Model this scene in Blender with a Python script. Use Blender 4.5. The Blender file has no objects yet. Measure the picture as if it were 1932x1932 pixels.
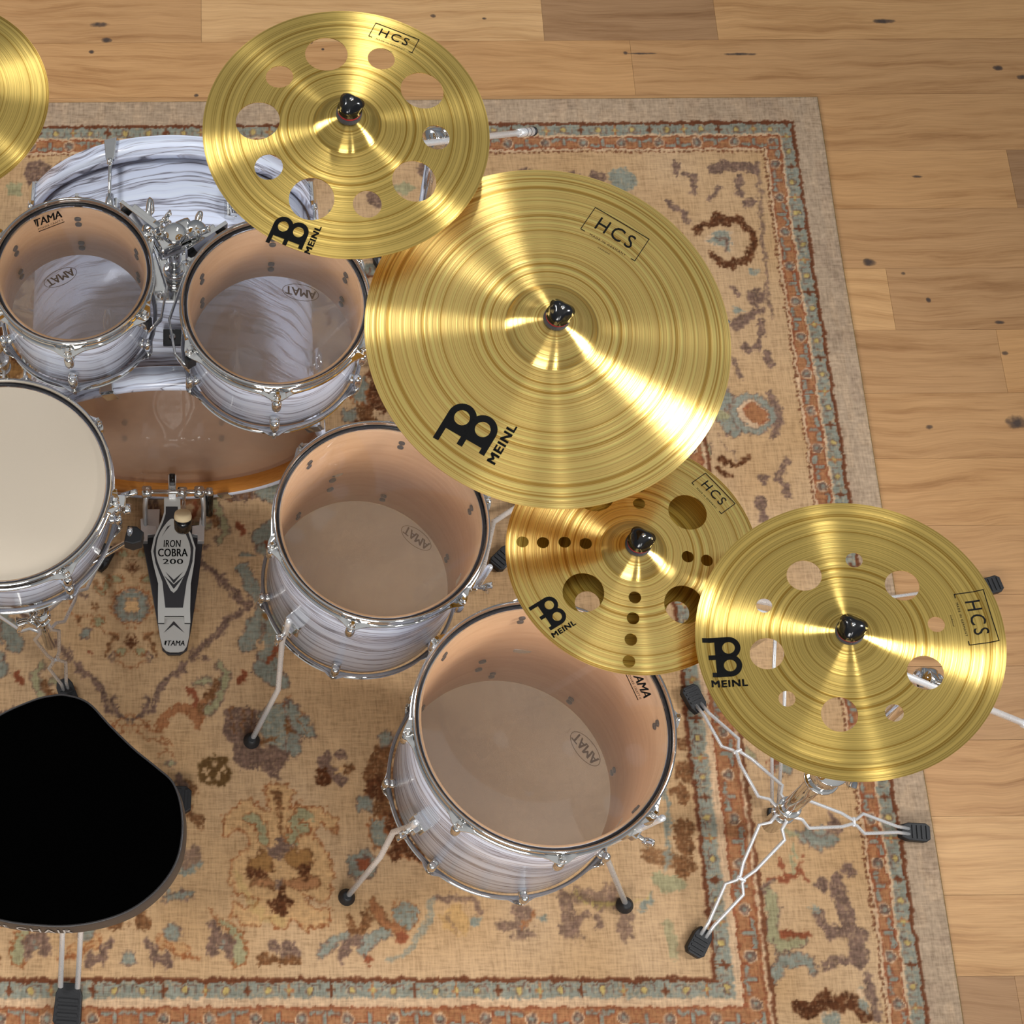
import bpy, bmesh, math, random
import numpy as np
from mathutils import Vector, Matrix
random.seed(7); RNG = np.random.RandomState(11)
SC = bpy.context.scene; COL = SC.collection
D2R = math.pi/180
# ------------------------------------------------------------------ camera
TILT, FOC, CX, CY, HC = 19*D2R, 2900.0, 340.0, 966.0, 3.05
cam_d = bpy.data.cameras.new('camera'); cam = bpy.data.objects.new('camera', cam_d); COL.objects.link(cam)
cam.location = (0, 0, HC); cam.rotation_euler = (TILT, 0, 0)
cam_d.sensor_width = 36; cam_d.lens = FOC/1932*36; cam_d.shift_x = (966-CX)/1932
cam_d.clip_start = 0.05; SC.camera = cam
# ------------------------------------------------------------------ world, lights, exposure
SC.view_settings.view_transform = 'Standard'; SC.view_settings.look = 'None'
SC.view_settings.gamma = 1; SC.view_settings.exposure = 0.0
w = bpy.data.worlds.new('world'); SC.world = w; w.use_nodes = True
nt = w.node_tree; nt.nodes.clear()
wo = nt.nodes.new('ShaderNodeOutputWorld'); bg = nt.nodes.new('ShaderNodeBackground')
tc = nt.nodes.new('ShaderNodeTexCoord'); sp = nt.nodes.new('ShaderNodeSeparateXYZ'); rp = nt.nodes.new('ShaderNodeValToRGB')
nt.links.new(tc.outputs['Generated'], sp.inputs[0]); nt.links.new(sp.outputs['Z'], rp.inputs[0])
rp.color_ramp.elements[0].position = 0.0; rp.color_ramp.elements[0].color = (0.29, 0.31, 0.34, 1)
rp.color_ramp.elements[1].position = 1.0; rp.color_ramp.elements[1].color = (0.92, 0.92, 0.91, 1)
e = rp.color_ramp.elements.new(0.35); e.color = (0.39, 0.41, 0.44, 1)
e = rp.color_ramp.elements.new(0.62); e.color = (0.60, 0.60, 0.60, 1)
nt.links.new(rp.outputs[0], bg.inputs[0]); bg.inputs[1].default_value = 0.56; nt.links.new(bg.outputs[0], wo.inputs[0])
def area(name, loc, target, sx, sy, power, color=(1, 1, 1), spread=0):
    l = bpy.data.lights.new(name, 'AREA'); l.shape = 'RECTANGLE'; l.size = sx; l.size_y = sy; l.energy = power; l.color = color
    o = bpy.data.objects.new(name, l); COL.objects.link(o); o.location = loc
    o.rotation_euler = (Vector(target)-Vector(loc)).to_track_quat('-Z', 'Y').to_euler()
    if spread: l.spread = spread*D2R
    return o
area('softbox_west', (-2.1, 2.3, 2.6), (0.3, 0.9, 0.6), 0.65, 0.95, 47)
area('softbox_east', (3.2, 0.5, 2.7), (0.6, 0.8, 0.8), 0.5, 0.9, 14, spread=65)
area('softbox_front', (-0.2, -2.0, 2.0), (0.35, 0.8, 0.4), 1.3, 0.9, 50, (1, 0.97, 0.93))
area('strip_lamp_south', (1.2, -1.6, 2.2), (0.6, 0.9, 0.8), 0.10, 1.0, 10)
area('strip_lamp_north', (0.75, 3.6, 3.2), (0.5, 1.0, 0.8), 0.14, 1.1, 7)
# ------------------------------------------------------------------ helpers
ca, sa = math.cos(TILT), math.sin(TILT)
def ray(px, py):
    u = (CY-py)/FOC
    return Vector(((px-CX)/FOC, sa+u*ca, -ca+u*sa))
def at(px, py, z=0.0):                      # a point of the place at height z
    d = ray(px, py); k = (z-HC)/d.z
    return Vector((0, 0, HC))+d*k
def onplane(px, py, p0, n):
    d = ray(px, py); o = Vector((0, 0, HC)); return o+d*((Vector(p0)-o).dot(n)/d.dot(n))
def lin(c): return tuple(((v/255)/12.92 if v/255 <= .04045 else ((v/255+.055)/1.055)**2.4) for v in c)
def rot_to(n, up=Vector((0, 1, 0))):        # matrix whose z axis is n and y axis is near up
    n = Vector(n).normalized(); x = up.cross(n)
    if x.length < 1e-6: x = Vector((1, 0, 0))
    x.normalize(); y = n.cross(x)
    return Matrix((x, y, n)).transposed().to_4x4()
WM = {}
def empty(name, label, cat, M=None, group=None):
    o = bpy.data.objects.new(name, None); COL.objects.link(o)
    M = M if isinstance(M, Matrix) else Matrix.Translation(Vector(M))
    o.matrix_world = M; o.empty_display_size = .05; WM[o.name] = M.copy()
    o['label'] = label; o['category'] = cat
    if group: o['group'] = group
    return o
def tag(o, label=None, cat=None, group=None, kind=None):
    for k, v in (('label', label), ('category', cat), ('group', group), ('kind', kind)):
        if v: o[k] = v
    return o
class B:
    def __init__(s): s.v = []; s.f = []; s.m = []; s.sm = []; s.T = Matrix.Identity(4)
    def add(s, vs, fs, mi=0, smooth=True, T=None):
        T = s.T @ T if T is not None else s.T; b = len(s.v)
        s.v += [T @ Vector(p) for p in vs]
        s.f += [[i+b for i in f] for f in fs]; s.m += [mi]*len(fs); s.sm += [smooth]*len(fs); return s
    def lathe(s, prof, n=48, mi=0, T=None, closed=False, rf=None, smooth=True, a0=0, mis=None):
        vs = []; fs = []; k = len(prof)
        for i in range(n):
            a = 2*math.pi*i/n+a0
            for j, (r, z) in enumerate(prof):
                rr, zz = rf(a, j, r, z) if rf else (r, z)
                vs.append((rr*math.cos(a), rr*math.sin(a), zz))
        m = k if closed else k-1
        for i in range(n):
            for j in range(m):
                a = i*k+j; b = i*k+(j+1) % k; c = ((i+1) % n)*k+(j+1) % k; d = ((i+1) % n)*k+j
                fs.append([a, d, c, b])
        b0 = len(s.m); s.add(vs, fs, mi, smooth, T)
        if mis:
            for i in range(n):
                for j in range(m): s.m[b0+i*m+j] = mis[j]
        if not closed:
            for e, (r, z) in ((0, prof[0]), (k-1, prof[-1])):
                if r > 1e-4 and getattr(s, 'caps', True):
                    vv = [vs[i*k+e] for i in range(n)]
                    s.add(vv, [list(range(n)) if e else list(range(n))[::-1]], mi if not mis else mis[min(e, m-1)], False, T)
        return s
    def cyl(s, p, q, r, n=16, mi=0, r2=None, ch=None):
        p = Vector(p); q = Vector(q); L = (q-p).length
        if L < 1e-6: return s
        r2 = r if r2 is None else r2; c = min(r*.25, L*.2) if ch is None else ch
        T = Matrix.Translation(p) @ rot_to(q-p, Vector((0.3, .8, .5)))
        return s.lathe([(0, 0), (max(r-c, 0), 0), (r, c), (r2, L-c), (max(r2-c, 0), L), (0, L)], n, mi, T)
    def tube(s, pts, r, n=10, mi=0, closed=False, flat=None):
        pts = [Vector(p) for p in pts]; N = len(pts); rings = []; prev = None
        for i, p in enumerate(pts):
            if closed: t = pts[(i+1) % N]-pts[i-1]
            else: t = pts[min(i+1, N-1)]-pts[max(i-1, 0)]
            t.normalize()
            if prev is None:
                u = t.cross(Vector((0, 0, 1)) if abs(t.z) < .9 else Vector((1, 0, 0)))
            else: u = prev-t*prev.dot(t)
            u.normalize(); prev = u; w_ = t.cross(u)
            ra, rb = (r, r) if flat is None else flat
            rings.append([p+u*math.cos(2*math.pi*k/n)*ra+w_*math.sin(2*math.pi*k/n)*rb for k in range(n)])
        vs = [q for R in rings for q in R]; fs = []
        for i in range(N if closed else N-1):
            a = i*n; b = ((i+1) % N)*n
            for k in range(n): fs.append([a+k, a+(k+1) % n, b+(k+1) % n, b+k])
        if not closed: fs += [list(range(n))[::-1], [(N-1)*n+k for k in range(n)]]
        return s.add(vs, fs, mi)
    def box(s, c, size, R=None, mi=0, bev=.15, smooth=False):
        x, y, z = [d/2 for d in size]; b = min(x, y, z)*bev*2 if bev else 0
        bm = bmesh.new(); bmesh.ops.create_cube(bm, size=1)
        for v in bm.verts: v.co = Vector((v.co.x*2*x, v.co.y*2*y, v.co.z*2*z))
        if b: bmesh.ops.bevel(bm, geom=bm.edges[:], offset=b*.5, segments=2, affect='EDGES', profile=.6)
        T = Matrix.Translation(Vector(c)) @ (R if R is not None else Matrix.Identity(4))
        bm.verts.index_update(); vs = [v.co.copy() for v in bm.verts]; fs = [[v.index for v in f.verts] for f in bm.faces]; bm.free()
        return s.add(vs, fs, mi, smooth, T)
    def prism(s, out, z0, z1, T=None, mi=0, mt=None, bev=0, smooth=False):
        n = len(out); rows = [(0, z0)]
        if bev: rows = [(bev, z0), (0, z0+bev), (0, z1-bev), (bev*.3, z1-bev*.3), (bev, z1)]
        else: rows = [(0, z0), (0, z1)]
        c = Vector((sum(p[0] for p in out)/n, sum(p[1] for p in out)/n)); vs = []; fs = []
        ar = sum(out[i][0]*out[(i+1) % n][1]-out[(i+1) % n][0]*out[i][1] for i in range(n))
        if ar < 0: out = out[::-1]
        for ins, z in rows:
            for i, p in enumerate(out):
                p = Vector(p[:2])
                if ins:
                    a = Vector(out[i-1][:2]); b = Vector(out[(i+1) % n][:2]); t = (b-a)
                    if t.length > 0: t.normalize(); p = p+Vector((-t.y, t.x))*ins
                vs.append((p.x, p.y, z))
        m = len(rows)
        for j in range(m-1):
            for i in range(n): fs.append([j*n+i, j*n+(i+1) % n, (j+1)*n+(i+1) % n, (j+1)*n+i])
        s.add(vs, fs, mi, smooth, T); s.add(vs, [list(range(n))[::-1]], mi, False, T)
        return s.add(vs, [[(m-1)*n+i for i in range(n)]], mi if mt is None else mt, False, T)
    def build(s, name, mats, parent=None, auto=None):
        me = bpy.data.meshes.new(name); P = WM[parent.name].inverted() if parent else Matrix.Identity(4)
        if parent is None and name in ('x',): pass
        me.from_pydata([tuple(P @ v) for v in s.v], [], s.f)
        mats = mats if isinstance(mats, (list, tuple)) else [mats]
        for m in mats: me.materials.append(m)
        me.polygons.foreach_set('material_index', s.m); me.polygons.foreach_set('use_smooth', s.sm)
        me.update()
        if auto: me.set_sharp_from_angle(angle=auto*D2R)
        o = bpy.data.objects.new(name, me); COL.objects.link(o)
        if parent: o.parent = parent; WM[o.name] = WM[parent.name].copy()
        else: WM[o.name] = Matrix.Identity(4)
        return o
def smoothpts(P, k=4, closed=False):        # Catmull-Rom through the points
    P = [Vector(p) for p in P]; out = []; n = len(P)
    for i in range(n if closed else n-1):
        a = P[i-1] if (closed or i > 0) else P[0]; b = P[i]; c = P[(i+1) % n]; d = P[(i+2) % n] if (closed or i+2 < n) else P[-1]
        for j in range(k):
            t = j/k; out.append(.5*((2*b)+(c-a)*t+(2*a-5*b+4*c-d)*t*t+(3*b-a-3*c+d)*t**3))
    if not closed: out.append(P[-1])
    return out
# ------------------------------------------------------------------ materials
def mat(name):
    m = bpy.data.materials.new(name); m.use_nodes = True; n = m.node_tree; p = n.nodes['Principled BSDF']; return m, n, p
def N(nt, t, **kw):
    n = nt.nodes.new(t)
    for k, v in kw.items():
        if hasattr(n, k): setattr(n, k, v)
        else: n.inputs[k.replace('_', ' ')].default_value = v
    return n
def mth(nt, op, a, b=None, c=None):
    n = nt.nodes.new('ShaderNodeMath'); n.operation = op
    for i, v in enumerate((a, b, c)):
        if v is None: continue
        if isinstance(v, (int, float)): n.inputs[i].default_value = v
        else: nt.links.new(v, n.inputs[i])
    return n.outputs[0]
def ramp(nt, src, stops, interp='LINEAR'):
    r = nt.nodes.new('ShaderNodeValToRGB'); cr = r.color_ramp; cr.interpolation = interp
    while len(cr.elements) < len(stops): cr.elements.new(.5)
    for e, (p, c) in zip(cr.elements, stops): e.position = p; e.color = (*c, 1)
    nt.links.new(src, r.inputs[0]); return r.outputs[0]
def plain(name, c, rough=.5, metal=0, bump=0, bscale=300, coat=0, spec=.5):
    m, n, p = mat(name); p.inputs['Base Color'].default_value = (*lin(c), 1); p.inputs['Roughness'].default_value = rough
    p.inputs['Metallic'].default_value = metal; p.inputs['Coat Weight'].default_value = coat; p.inputs['Specular IOR Level'].default_value = spec
    t = N(n, 'ShaderNodeTexCoord'); z = N(n, 'ShaderNodeTexNoise', Scale=bscale, Detail=3.0); n.links.new(t.outputs['Object'], z.inputs['Vector'])
    mx = N(n, 'ShaderNodeMapRange'); mx.inputs['To Min'].default_value = max(rough-.04, 0); mx.inputs['To Max'].default_value = rough+.05
    n.links.new(z.outputs[0], mx.inputs['Value']); n.links.new(mx.outputs[0], p.inputs['Roughness'])
    if bump:
        b = N(n, 'ShaderNodeBump', Strength=bump, Distance=.001); n.links.new(z.outputs[0], b.inputs['Height']); n.links.new(b.outputs[0], p.inputs['Normal'])
    return m
CHROME = plain('chrome', (222, 222, 220), .07, 1, bscale=60)
STEEL = plain('satin_steel', (236, 236, 236), .28, .55, .1, 200)
RUBBER = plain('black_rubber', (24, 25, 28), .55, 0, .3, 400)
PLAST = plain('glossy_black_plastic', (9, 9, 11), .18, coat=.3)
INK = plain('black_print', (5, 5, 5), .6, spec=.15)
GREYINK = plain('grey_print', (95, 88, 82), .6)
FELT = plain('grey_felt', (60, 58, 60), .9, 0, .6, 900)
REDF = plain('red_felt', (150, 25, 30), .9, 0, .6, 900)
SCREW = plain('dark_screw', (66, 66, 72), .35, .6)
VINYL = plain('dark_vinyl', (52, 49, 49), .45, 0, .3, 500)
SUEDE = plain('black_suede', (2, 2, 2), 1.0, 0, .5, 700, spec=.0)
WHITE = plain('white_print', (190, 188, 185), .5)
ALU = plain('cast_aluminium', (214, 215, 216), .3, .6, .15, 300)
SILVER = plain('silver_plate', (206, 205, 200), .38, .5, .05, 200)
CREAMFELT = plain('cream_felt', (226, 205, 165), .9, 0, .5, 800)
CHAR = plain('charcoal_paint_and_rim_shade', (40, 38, 42), .45)  # pedal paint, and the shade line coloured onto the drum head rims
COATED = plain('coated_head', (196, 183, 164), .55, 0, .15, 900)
AMBER = None
def mk_wood(name, c1, c2, sc, rough=.4, coat=.3):
    m, n, p = mat(name); t = N(n, 'ShaderNodeTexCoord'); mp = N(n, 'ShaderNodeMapping'); mp.inputs['Scale'].default_value = sc
    n.links.new(t.outputs['Object'], mp.inputs[0]); z = N(n, 'ShaderNodeTexNoise', Scale=6.0, Detail=6.0, Roughness=.65, Distortion=.6)
    n.links.new(mp.outputs[0], z.inputs['Vector']); c = ramp(n, z.outputs[0], [(.3, lin(c1)), (.7, lin(c2))])
    n.links.new(c, p.inputs['Base Color']); p.inputs['Roughness'].default_value = rough; p.inputs['Coat Weight'].default_value = coat; return m
AMBER = mk_wood('amber_maple', (190, 118, 42), (222, 152, 70), (2, 2, 20))
MAPLE = mk_wood('pale_maple_ply', (214, 172, 128), (228, 188, 146), (1.5, 1.5, 12), .5, .1)
def mk_marble(name, z='Z', seed=0.0):
    m, n, p = mat(name); t = N(n, 'ShaderNodeTexCoord'); s = N(n, 'ShaderNodeSeparateXYZ'); n.links.new(t.outputs['Object'], s.inputs[0])
    warp = N(n, 'ShaderNodeTexNoise', Scale=5.0, Detail=2.0); n.links.new(t.outputs['Object'], warp.inputs['Vector'])
    wz = mth(n, 'ADD', s.outputs[z], mth(n, 'MULTIPLY', mth(n, 'SUBTRACT', warp.outputs[0], .5), .07))
    o = [a for a in 'XYZ' if a != z]
    c = N(n, 'ShaderNodeCombineXYZ')
    n.links.new(mth(n, 'MULTIPLY', s.outputs[o[0]], 1.4), c.inputs[0]); n.links.new(mth(n, 'MULTIPLY', s.outputs[o[1]], 1.4), c.inputs[1])
    n.links.new(mth(n, 'MULTIPLY_ADD', wz, 48.0, seed), c.inputs[2])
    a = N(n, 'ShaderNodeTexNoise', Scale=1.0, Detail=5.0, Roughness=.62); n.links.new(c.outputs[0], a.inputs['Vector'])
    col = ramp(n, a.outputs[0], [(.0, lin((226, 234, 252))), (.40, lin((222, 230, 250))), (.456, lin((200, 203, 218))), (.474, lin((92, 90, 100))), (.484, lin((166, 166, 180))), (.52, lin((222, 230, 250))), (.62, lin((232, 240, 255))), (.655, lin((178, 176, 190))), (.68, lin((226, 234, 252)))])
    n.links.new(col, p.inputs['Base Color']); p.inputs['Roughness'].default_value = .25; p.inputs['Coat Weight'].default_value = .2; return m
MARBLE = mk_marble('white_streaked_wrap', 'Z'); MARBLE_Y = mk_marble('white_streaked_wrap_long', 'Y', 3.0)
def mk_film(name, haze, tint, gl=.05, hc=(206, 196, 186)):
    m, n, p = mat(name); n.nodes.remove(p); out = n.nodes['Material Output']
    tr = N(n, 'ShaderNodeBsdfTransparent'); tr.inputs[0].default_value = (*lin(tint), 1)
    df = N(n, 'ShaderNodeBsdfDiffuse'); df.inputs[0].default_value = (*lin(hc), 1)
    tl = N(n, 'ShaderNodeBsdfTranslucent'); tl.inputs[0].default_value = (*lin(hc), 1)
    m0 = N(n, 'ShaderNodeMixShader'); m0.inputs[0].default_value = .5; n.links.new(df.outputs[0], m0.inputs[1]); n.links.new(tl.outputs[0], m0.inputs[2])
    t = N(n, 'ShaderNodeTexCoord'); z = N(n, 'ShaderNodeTexNoise', Scale=9.0, Detail=3.0); n.links.new(t.outputs['Object'], z.inputs['Vector'])
    hz = N(n, 'ShaderNodeMapRange'); hz.inputs['To Min'].default_value = haze*.8; hz.inputs['To Max'].default_value = haze*1.2; n.links.new(z.outputs[0], hz.inputs['Value'])
    m1 = N(n, 'ShaderNodeMixShader'); n.links.new(hz.outputs[0], m1.inputs[0]); n.links.new(tr.outputs[0], m1.inputs[1]); n.links.new(m0.outputs[0], m1.inputs[2])
    g = N(n, 'ShaderNodeBsdfGlossy'); g.inputs['Roughness'].default_value = .04
    m2 = N(n, 'ShaderNodeMixShader'); m2.inputs[0].default_value = gl; n.links.new(m1.outputs[0], m2.inputs[1]); n.links.new(g.outputs[0], m2.inputs[2])
    n.links.new(m2.outputs[0], out.inputs[0]); return m
CLEARB = mk_film('clear_bass_head', .56, (246, 240, 234), .10, (228, 202, 182)); CLEAR = mk_film('clear_drum_head', .17, (250, 246, 244)); HAZY = mk_film('hazy_drum_head', .52, (216, 226, 240), .02, (222, 226, 236))
def mk_brass(name, base, rough=.28, aniso=1.0, lineamp=1.0, fine=520.0, coarse=150.0):
    m, n, p = mat(name); t = N(n, 'ShaderNodeTexCoord'); s = N(n, 'ShaderNodeSeparateXYZ'); n.links.new(t.outputs['Object'], s.inputs[0])
    r = mth(n, 'SQRT', mth(n, 'ADD', mth(n, 'POWER', s.outputs[0], 2.0), mth(n, 'POWER', s.outputs[1], 2.0)))
    def n1(scale, det):
        z = nt_noise = n.nodes.new('ShaderNodeTexNoise'); z.noise_dimensions = '1D'; z.inputs['Scale'].default_value = scale; z.inputs['Detail'].default_value = det
        n.links.new(r, z.inputs['W']); return z.outputs[0]
    a = n1(coarse, 1.0); b = n1(fine, 2.0)
    h = mth(n, 'ADD', mth(n, 'MULTIPLY', a, .0007), mth(n, 'MULTIPLY', b, .00022))
    bell = mth(n, 'GREATER_THAN', r, .0) 
    bp = N(n, 'ShaderNodeBump', Strength=lineamp, Distance=1.0); n.links.new(h, bp.inputs['Height']); n.links.new(bp.outputs[0], p.inputs['Normal'])
    big = N(n, 'ShaderNodeTexNoise', Scale=7.0, Detail=3.0); n.links.new(t.outputs['Object'], big.inputs['Vector'])
    c0 = ramp(n, mth(n, 'MULTIPLY_ADD', b, .5, mth(n, 'MULTIPLY', a, .5)), [(.36, lin((base[0]*.80, base[1]*.73, base[2]*.58))), (.45, lin(tuple(v*.93 for v in base))), (.52, lin(base)), (.62, lin(tuple(min(255, v*1.06) for v in base)))])
    mx = N(n, 'ShaderNodeMixRGB', blend_type='MULTIPLY'); mx.inputs[0].default_value = 1; n.links.new(c0, mx.inputs[1])
    n.links.new(ramp(n, big.outputs[0], [(.3, (.93, .92, .88)), (.65, (1, 1, 1))]), mx.inputs[2]); n.links.new(mx.outputs[0], p.inputs['Base Color'])
    p.inputs['Metallic'].default_value = 1; p.inputs['Roughness'].default_value = rough; p.inputs['Anisotropic'].default_value = aniso
    tg = N(n, 'ShaderNodeTangent'); tg.direction_type = 'RADIAL'; tg.axis = 'Z'; n.links.new(tg.outputs[0], p.inputs['Tangent'])
    p.inputs['Anisotropic Rotation'].default_value = .25
    return m
BRASS = mk_brass('lathed_brass', (255, 218, 132))
BRASS2 = mk_brass('pale_lathed_brass', (232, 200, 114))
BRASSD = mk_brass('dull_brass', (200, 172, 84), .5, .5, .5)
# ------------------------------------------------------------------ lettering
def text_geo(s, shear=0, bold=0, spacing=1, sx=1):
    c = bpy.data.curves.new('t', 'FONT'); c.body = s; c.shear = shear; c.offset = bold; c.space_character = spacing
    c.resolution_u = 3; c.align_x = 'CENTER'; c.size = 1; c.fill_mode = 'FRONT'
    o = bpy.data.objects.new('t', c); COL.objects.link(o); bpy.context.view_layer.update()
    me = bpy.data.meshes.new_from_object(o.evaluated_get(bpy.context.evaluated_depsgraph_get()))
    vs = [(v.co.x*sx, v.co.y) for v in me.vertices]; fs = [list(p.vertices) for p in me.polygons]
    bpy.data.objects.remove(o); bpy.data.curves.remove(c); bpy.data.meshes.remove(me)
    x0 = min(v[0] for v in vs); x1 = max(v[0] for v in vs); y0 = min(v[1] for v in vs); y1 = max(v[1] for v in vs)
    return [((v[0]-x0)/(x1-x0)-.5, (v[1]-y0)/(y1-y0)-.5) for v in vs], fs
def rect2(x0, y0, x1, y1): return [(x0, y0), (x1, y0), (x1, y1), (x0, y1)], [[0, 1, 2, 3]]
def ring2(cx, cy, ro, ri, n=36):
    vs = []; fs = []
    for i in range(n):
        a = 2*math.pi*i/n; vs += [(cx+ro*math.cos(a), cy+ro*math.sin(a)), (cx+ri*math.cos(a), cy+ri*math.sin(a))]
    for i in range(n): j = (i+1) % n; fs.append([2*i, 2*j, 2*j+1, 2*i+1])
    return vs, fs
def seg2(a, b, w):
    a = Vector(a); b = Vector(b); t = (b-a).normalized(); p = Vector((-t.y, t.x))*w/2; q = t*w/2
    return [tuple(a-p-q), tuple(b-p+q), tuple(b+p+q), tuple(a+p-q)], [[0, 1, 2, 3]]
def decal(name, parts, f, material, parent, cut=0):
    """parts: 2-D pieces (verts, faces); f maps (u, v) to a point on the surface"""
    bm = bmesh.new()
    for vs, fs in parts:
        bv = [bm.verts.new((v[0], v[1], 0)) for v in vs]
        for fc in fs:
            try: bm.faces.new([bv[i] for i in fc])
            except ValueError: pass
    if cut:
        xs = [v.co.x for v in bm.verts]; ys = [v.co.y for v in bm.verts]
        for ax, (lo, hi) in enumerate(((min(xs), max(xs)), (min(ys), max(ys)))):
            k = lo+cut
            while k < hi:
                co = [0, 0, 0]; no = [0, 0, 0]; co[ax] = k; no[ax] = 1
                bmesh.ops.bisect_plane(bm, geom=bm.verts[:]+bm.edges[:]+bm.faces[:], plane_co=co, plane_no=no); k += cut
    b = B(); bm.verts.index_update()
    b.add([f(v.co.x, v.co.y) for v in bm.verts], [[v.index for v in fc.verts] for fc in bm.faces], 0, False); bm.free()
    return b.build(name, material, parent)
# ------------------------------------------------------------------ floor: oak planks, one mesh
def mk_planks():
    m, n, p = mat('oak_planks'); t = N(n, 'ShaderNodeTexCoord'); s = N(n, 'ShaderNodeSeparateXYZ'); n.links.new(t.outputs['Object'], s.inputs[0])
    at_ = N(n, 'ShaderNodeAttribute'); at_.attribute_name = 'plank'; sc_ = N(n, 'ShaderNodeSeparateColor'); n.links.new(at_.outputs['Color'], sc_.inputs[0])
    c = N(n, 'ShaderNodeCombineXYZ')
    wv = N(n, 'ShaderNodeTexNoise', Scale=2.2, Detail=3.0); n.links.new(t.outputs['Object'], wv.inputs['Vector'])
    yy = mth(n, 'ADD', s.outputs[1], mth(n, 'MULTIPLY', wv.outputs[0], .09))
    n.links.new(mth(n, 'ADD', mth(n, 'MULTIPLY', s.outputs[0], 1.6), mth(n, 'MULTIPLY', sc_.outputs[1], 37.0)), c.inputs[0])
    n.links.new(mth(n, 'MULTIPLY', yy, 26.0), c.inputs[1]); n.links.new(mth(n, 'MULTIPLY', sc_.outputs[1], 11.0), c.inputs[2])
    g = N(n, 'ShaderNodeTexNoise', Scale=1.6, Detail=7.0, Roughness=.68, Distortion=.35); n.links.new(c.outputs[0], g.inputs['Vector'])
    c2 = N(n, 'ShaderNodeCombineXYZ'); n.links.new(mth(n, 'MULTIPLY', s.outputs[0], 9.0), c2.inputs[0]); n.links.new(mth(n, 'MULTIPLY', yy, 330.0), c2.inputs[1])
    f = N(n, 'ShaderNodeTexNoise', Scale=1.0, Detail=4.0); n.links.new(c2.outputs[0], f.inputs['Vector'])
    base = ramp(n, sc_.outputs[0], [(0, lin((158, 122, 88))), (.35, lin((184, 142, 98))), (.65, lin((196, 150, 100))), (1, lin((212, 170, 120)))])
    g1 = ramp(n, g.outputs[0], [(.28, (.60, .52, .44)), (.40, (.82, .77, .71)), (.50, (.96, .95, .93)), (.60, (1.02, 1.02, 1.02)), (.8, (1.08, 1.09, 1.10))])
    f1 = ramp(n, f.outputs[0], [(.3, (.86, .84, .82)), (.6, (1.03, 1.03, 1.03))])
    a = N(n, 'ShaderNodeMixRGB', blend_type='MULTIPLY'); a.inputs[0].default_value = 1; n.links.new(base, a.inputs[1]); n.links.new(g1, a.inputs[2])
    b = N(n, 'ShaderNodeMixRGB', blend_type='MULTIPLY'); b.inputs[0].default_value = 1; n.links.new(a.outputs[0], b.inputs[1]); n.links.new(f1, b.inputs[2])
    cur = b.outputs[0]
    knots = [(188, 47, .026, .008), (201, 76, .014, .008), (173, 98, .007, .006), (817, 30, .008, .006), (370, 180, .007, .005), (1640, 495, .016, .011), (1704, 516, .006, .005),
             (1752, 566, .006, .007), (1896, 666, .008, .006), (1918, 797, .024, .018), (1754, 806, .009, .006), (1668, 40, .03, .007), (1883, 128, .012, .008), (1928, 146, .012, .008),
             (1180, 100, .006, .006), (914, 35, .006, .004), (1730, 333, .014, .004), (1885, 608, .014, .005), (609, 93, .004, .004), (586, 80, .006, .004), (1210, 101, .04, .003), (1395, 102, .045, .004)]
    ns = N(n, 'ShaderNodeTexNoise', Scale=60.0, Detail=2.0); n.links.new(t.outputs['Object'], ns.inputs['Vector'])
    tot = None
    for kx, ky, rx, ry in knots:
        P = at(kx, ky); dx = mth(n, 'DIVIDE', mth(n, 'SUBTRACT', s.outputs[0], P.x), rx); dy = mth(n, 'DIVIDE', mth(n, 'SUBTRACT', s.outputs[1], P.y), ry)
        d = mth(n, 'ADD', mth(n, 'MULTIPLY', dx, dx), mth(n, 'MULTIPLY', dy, dy))
        tot = d if tot is None else mth(n, 'MINIMUM', tot, d)
    k = mth(n, 'ADD', tot, mth(n, 'MULTIPLY', mth(n, 'SUBTRACT', ns.outputs[0], .5), 1.6))
    kc = ramp(n, k, [(0, (1, 1, 1)), (.45, (.75, .75, .75)), (1, (0, 0, 0))])
    mk = N(n, 'ShaderNodeMixRGB'); n.links.new(kc, mk.inputs[0]); n.links.new(cur, mk.inputs[1]); mk.inputs[2].default_value = (*lin((74, 60, 52)), 1)
    n.links.new(mk.outputs[0], p.inputs['Base Color']); p.inputs['Roughness'].default_value = .5; p.inputs['Specular IOR Level'].default_value = .3
    bp = N(n, 'ShaderNodeBump', Strength=.15, Distance=.001); n.links.new(f.outputs[0], bp.inputs['Height']); n.links.new(bp.outputs[0], p.inputs['Normal'])
    return m
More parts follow.
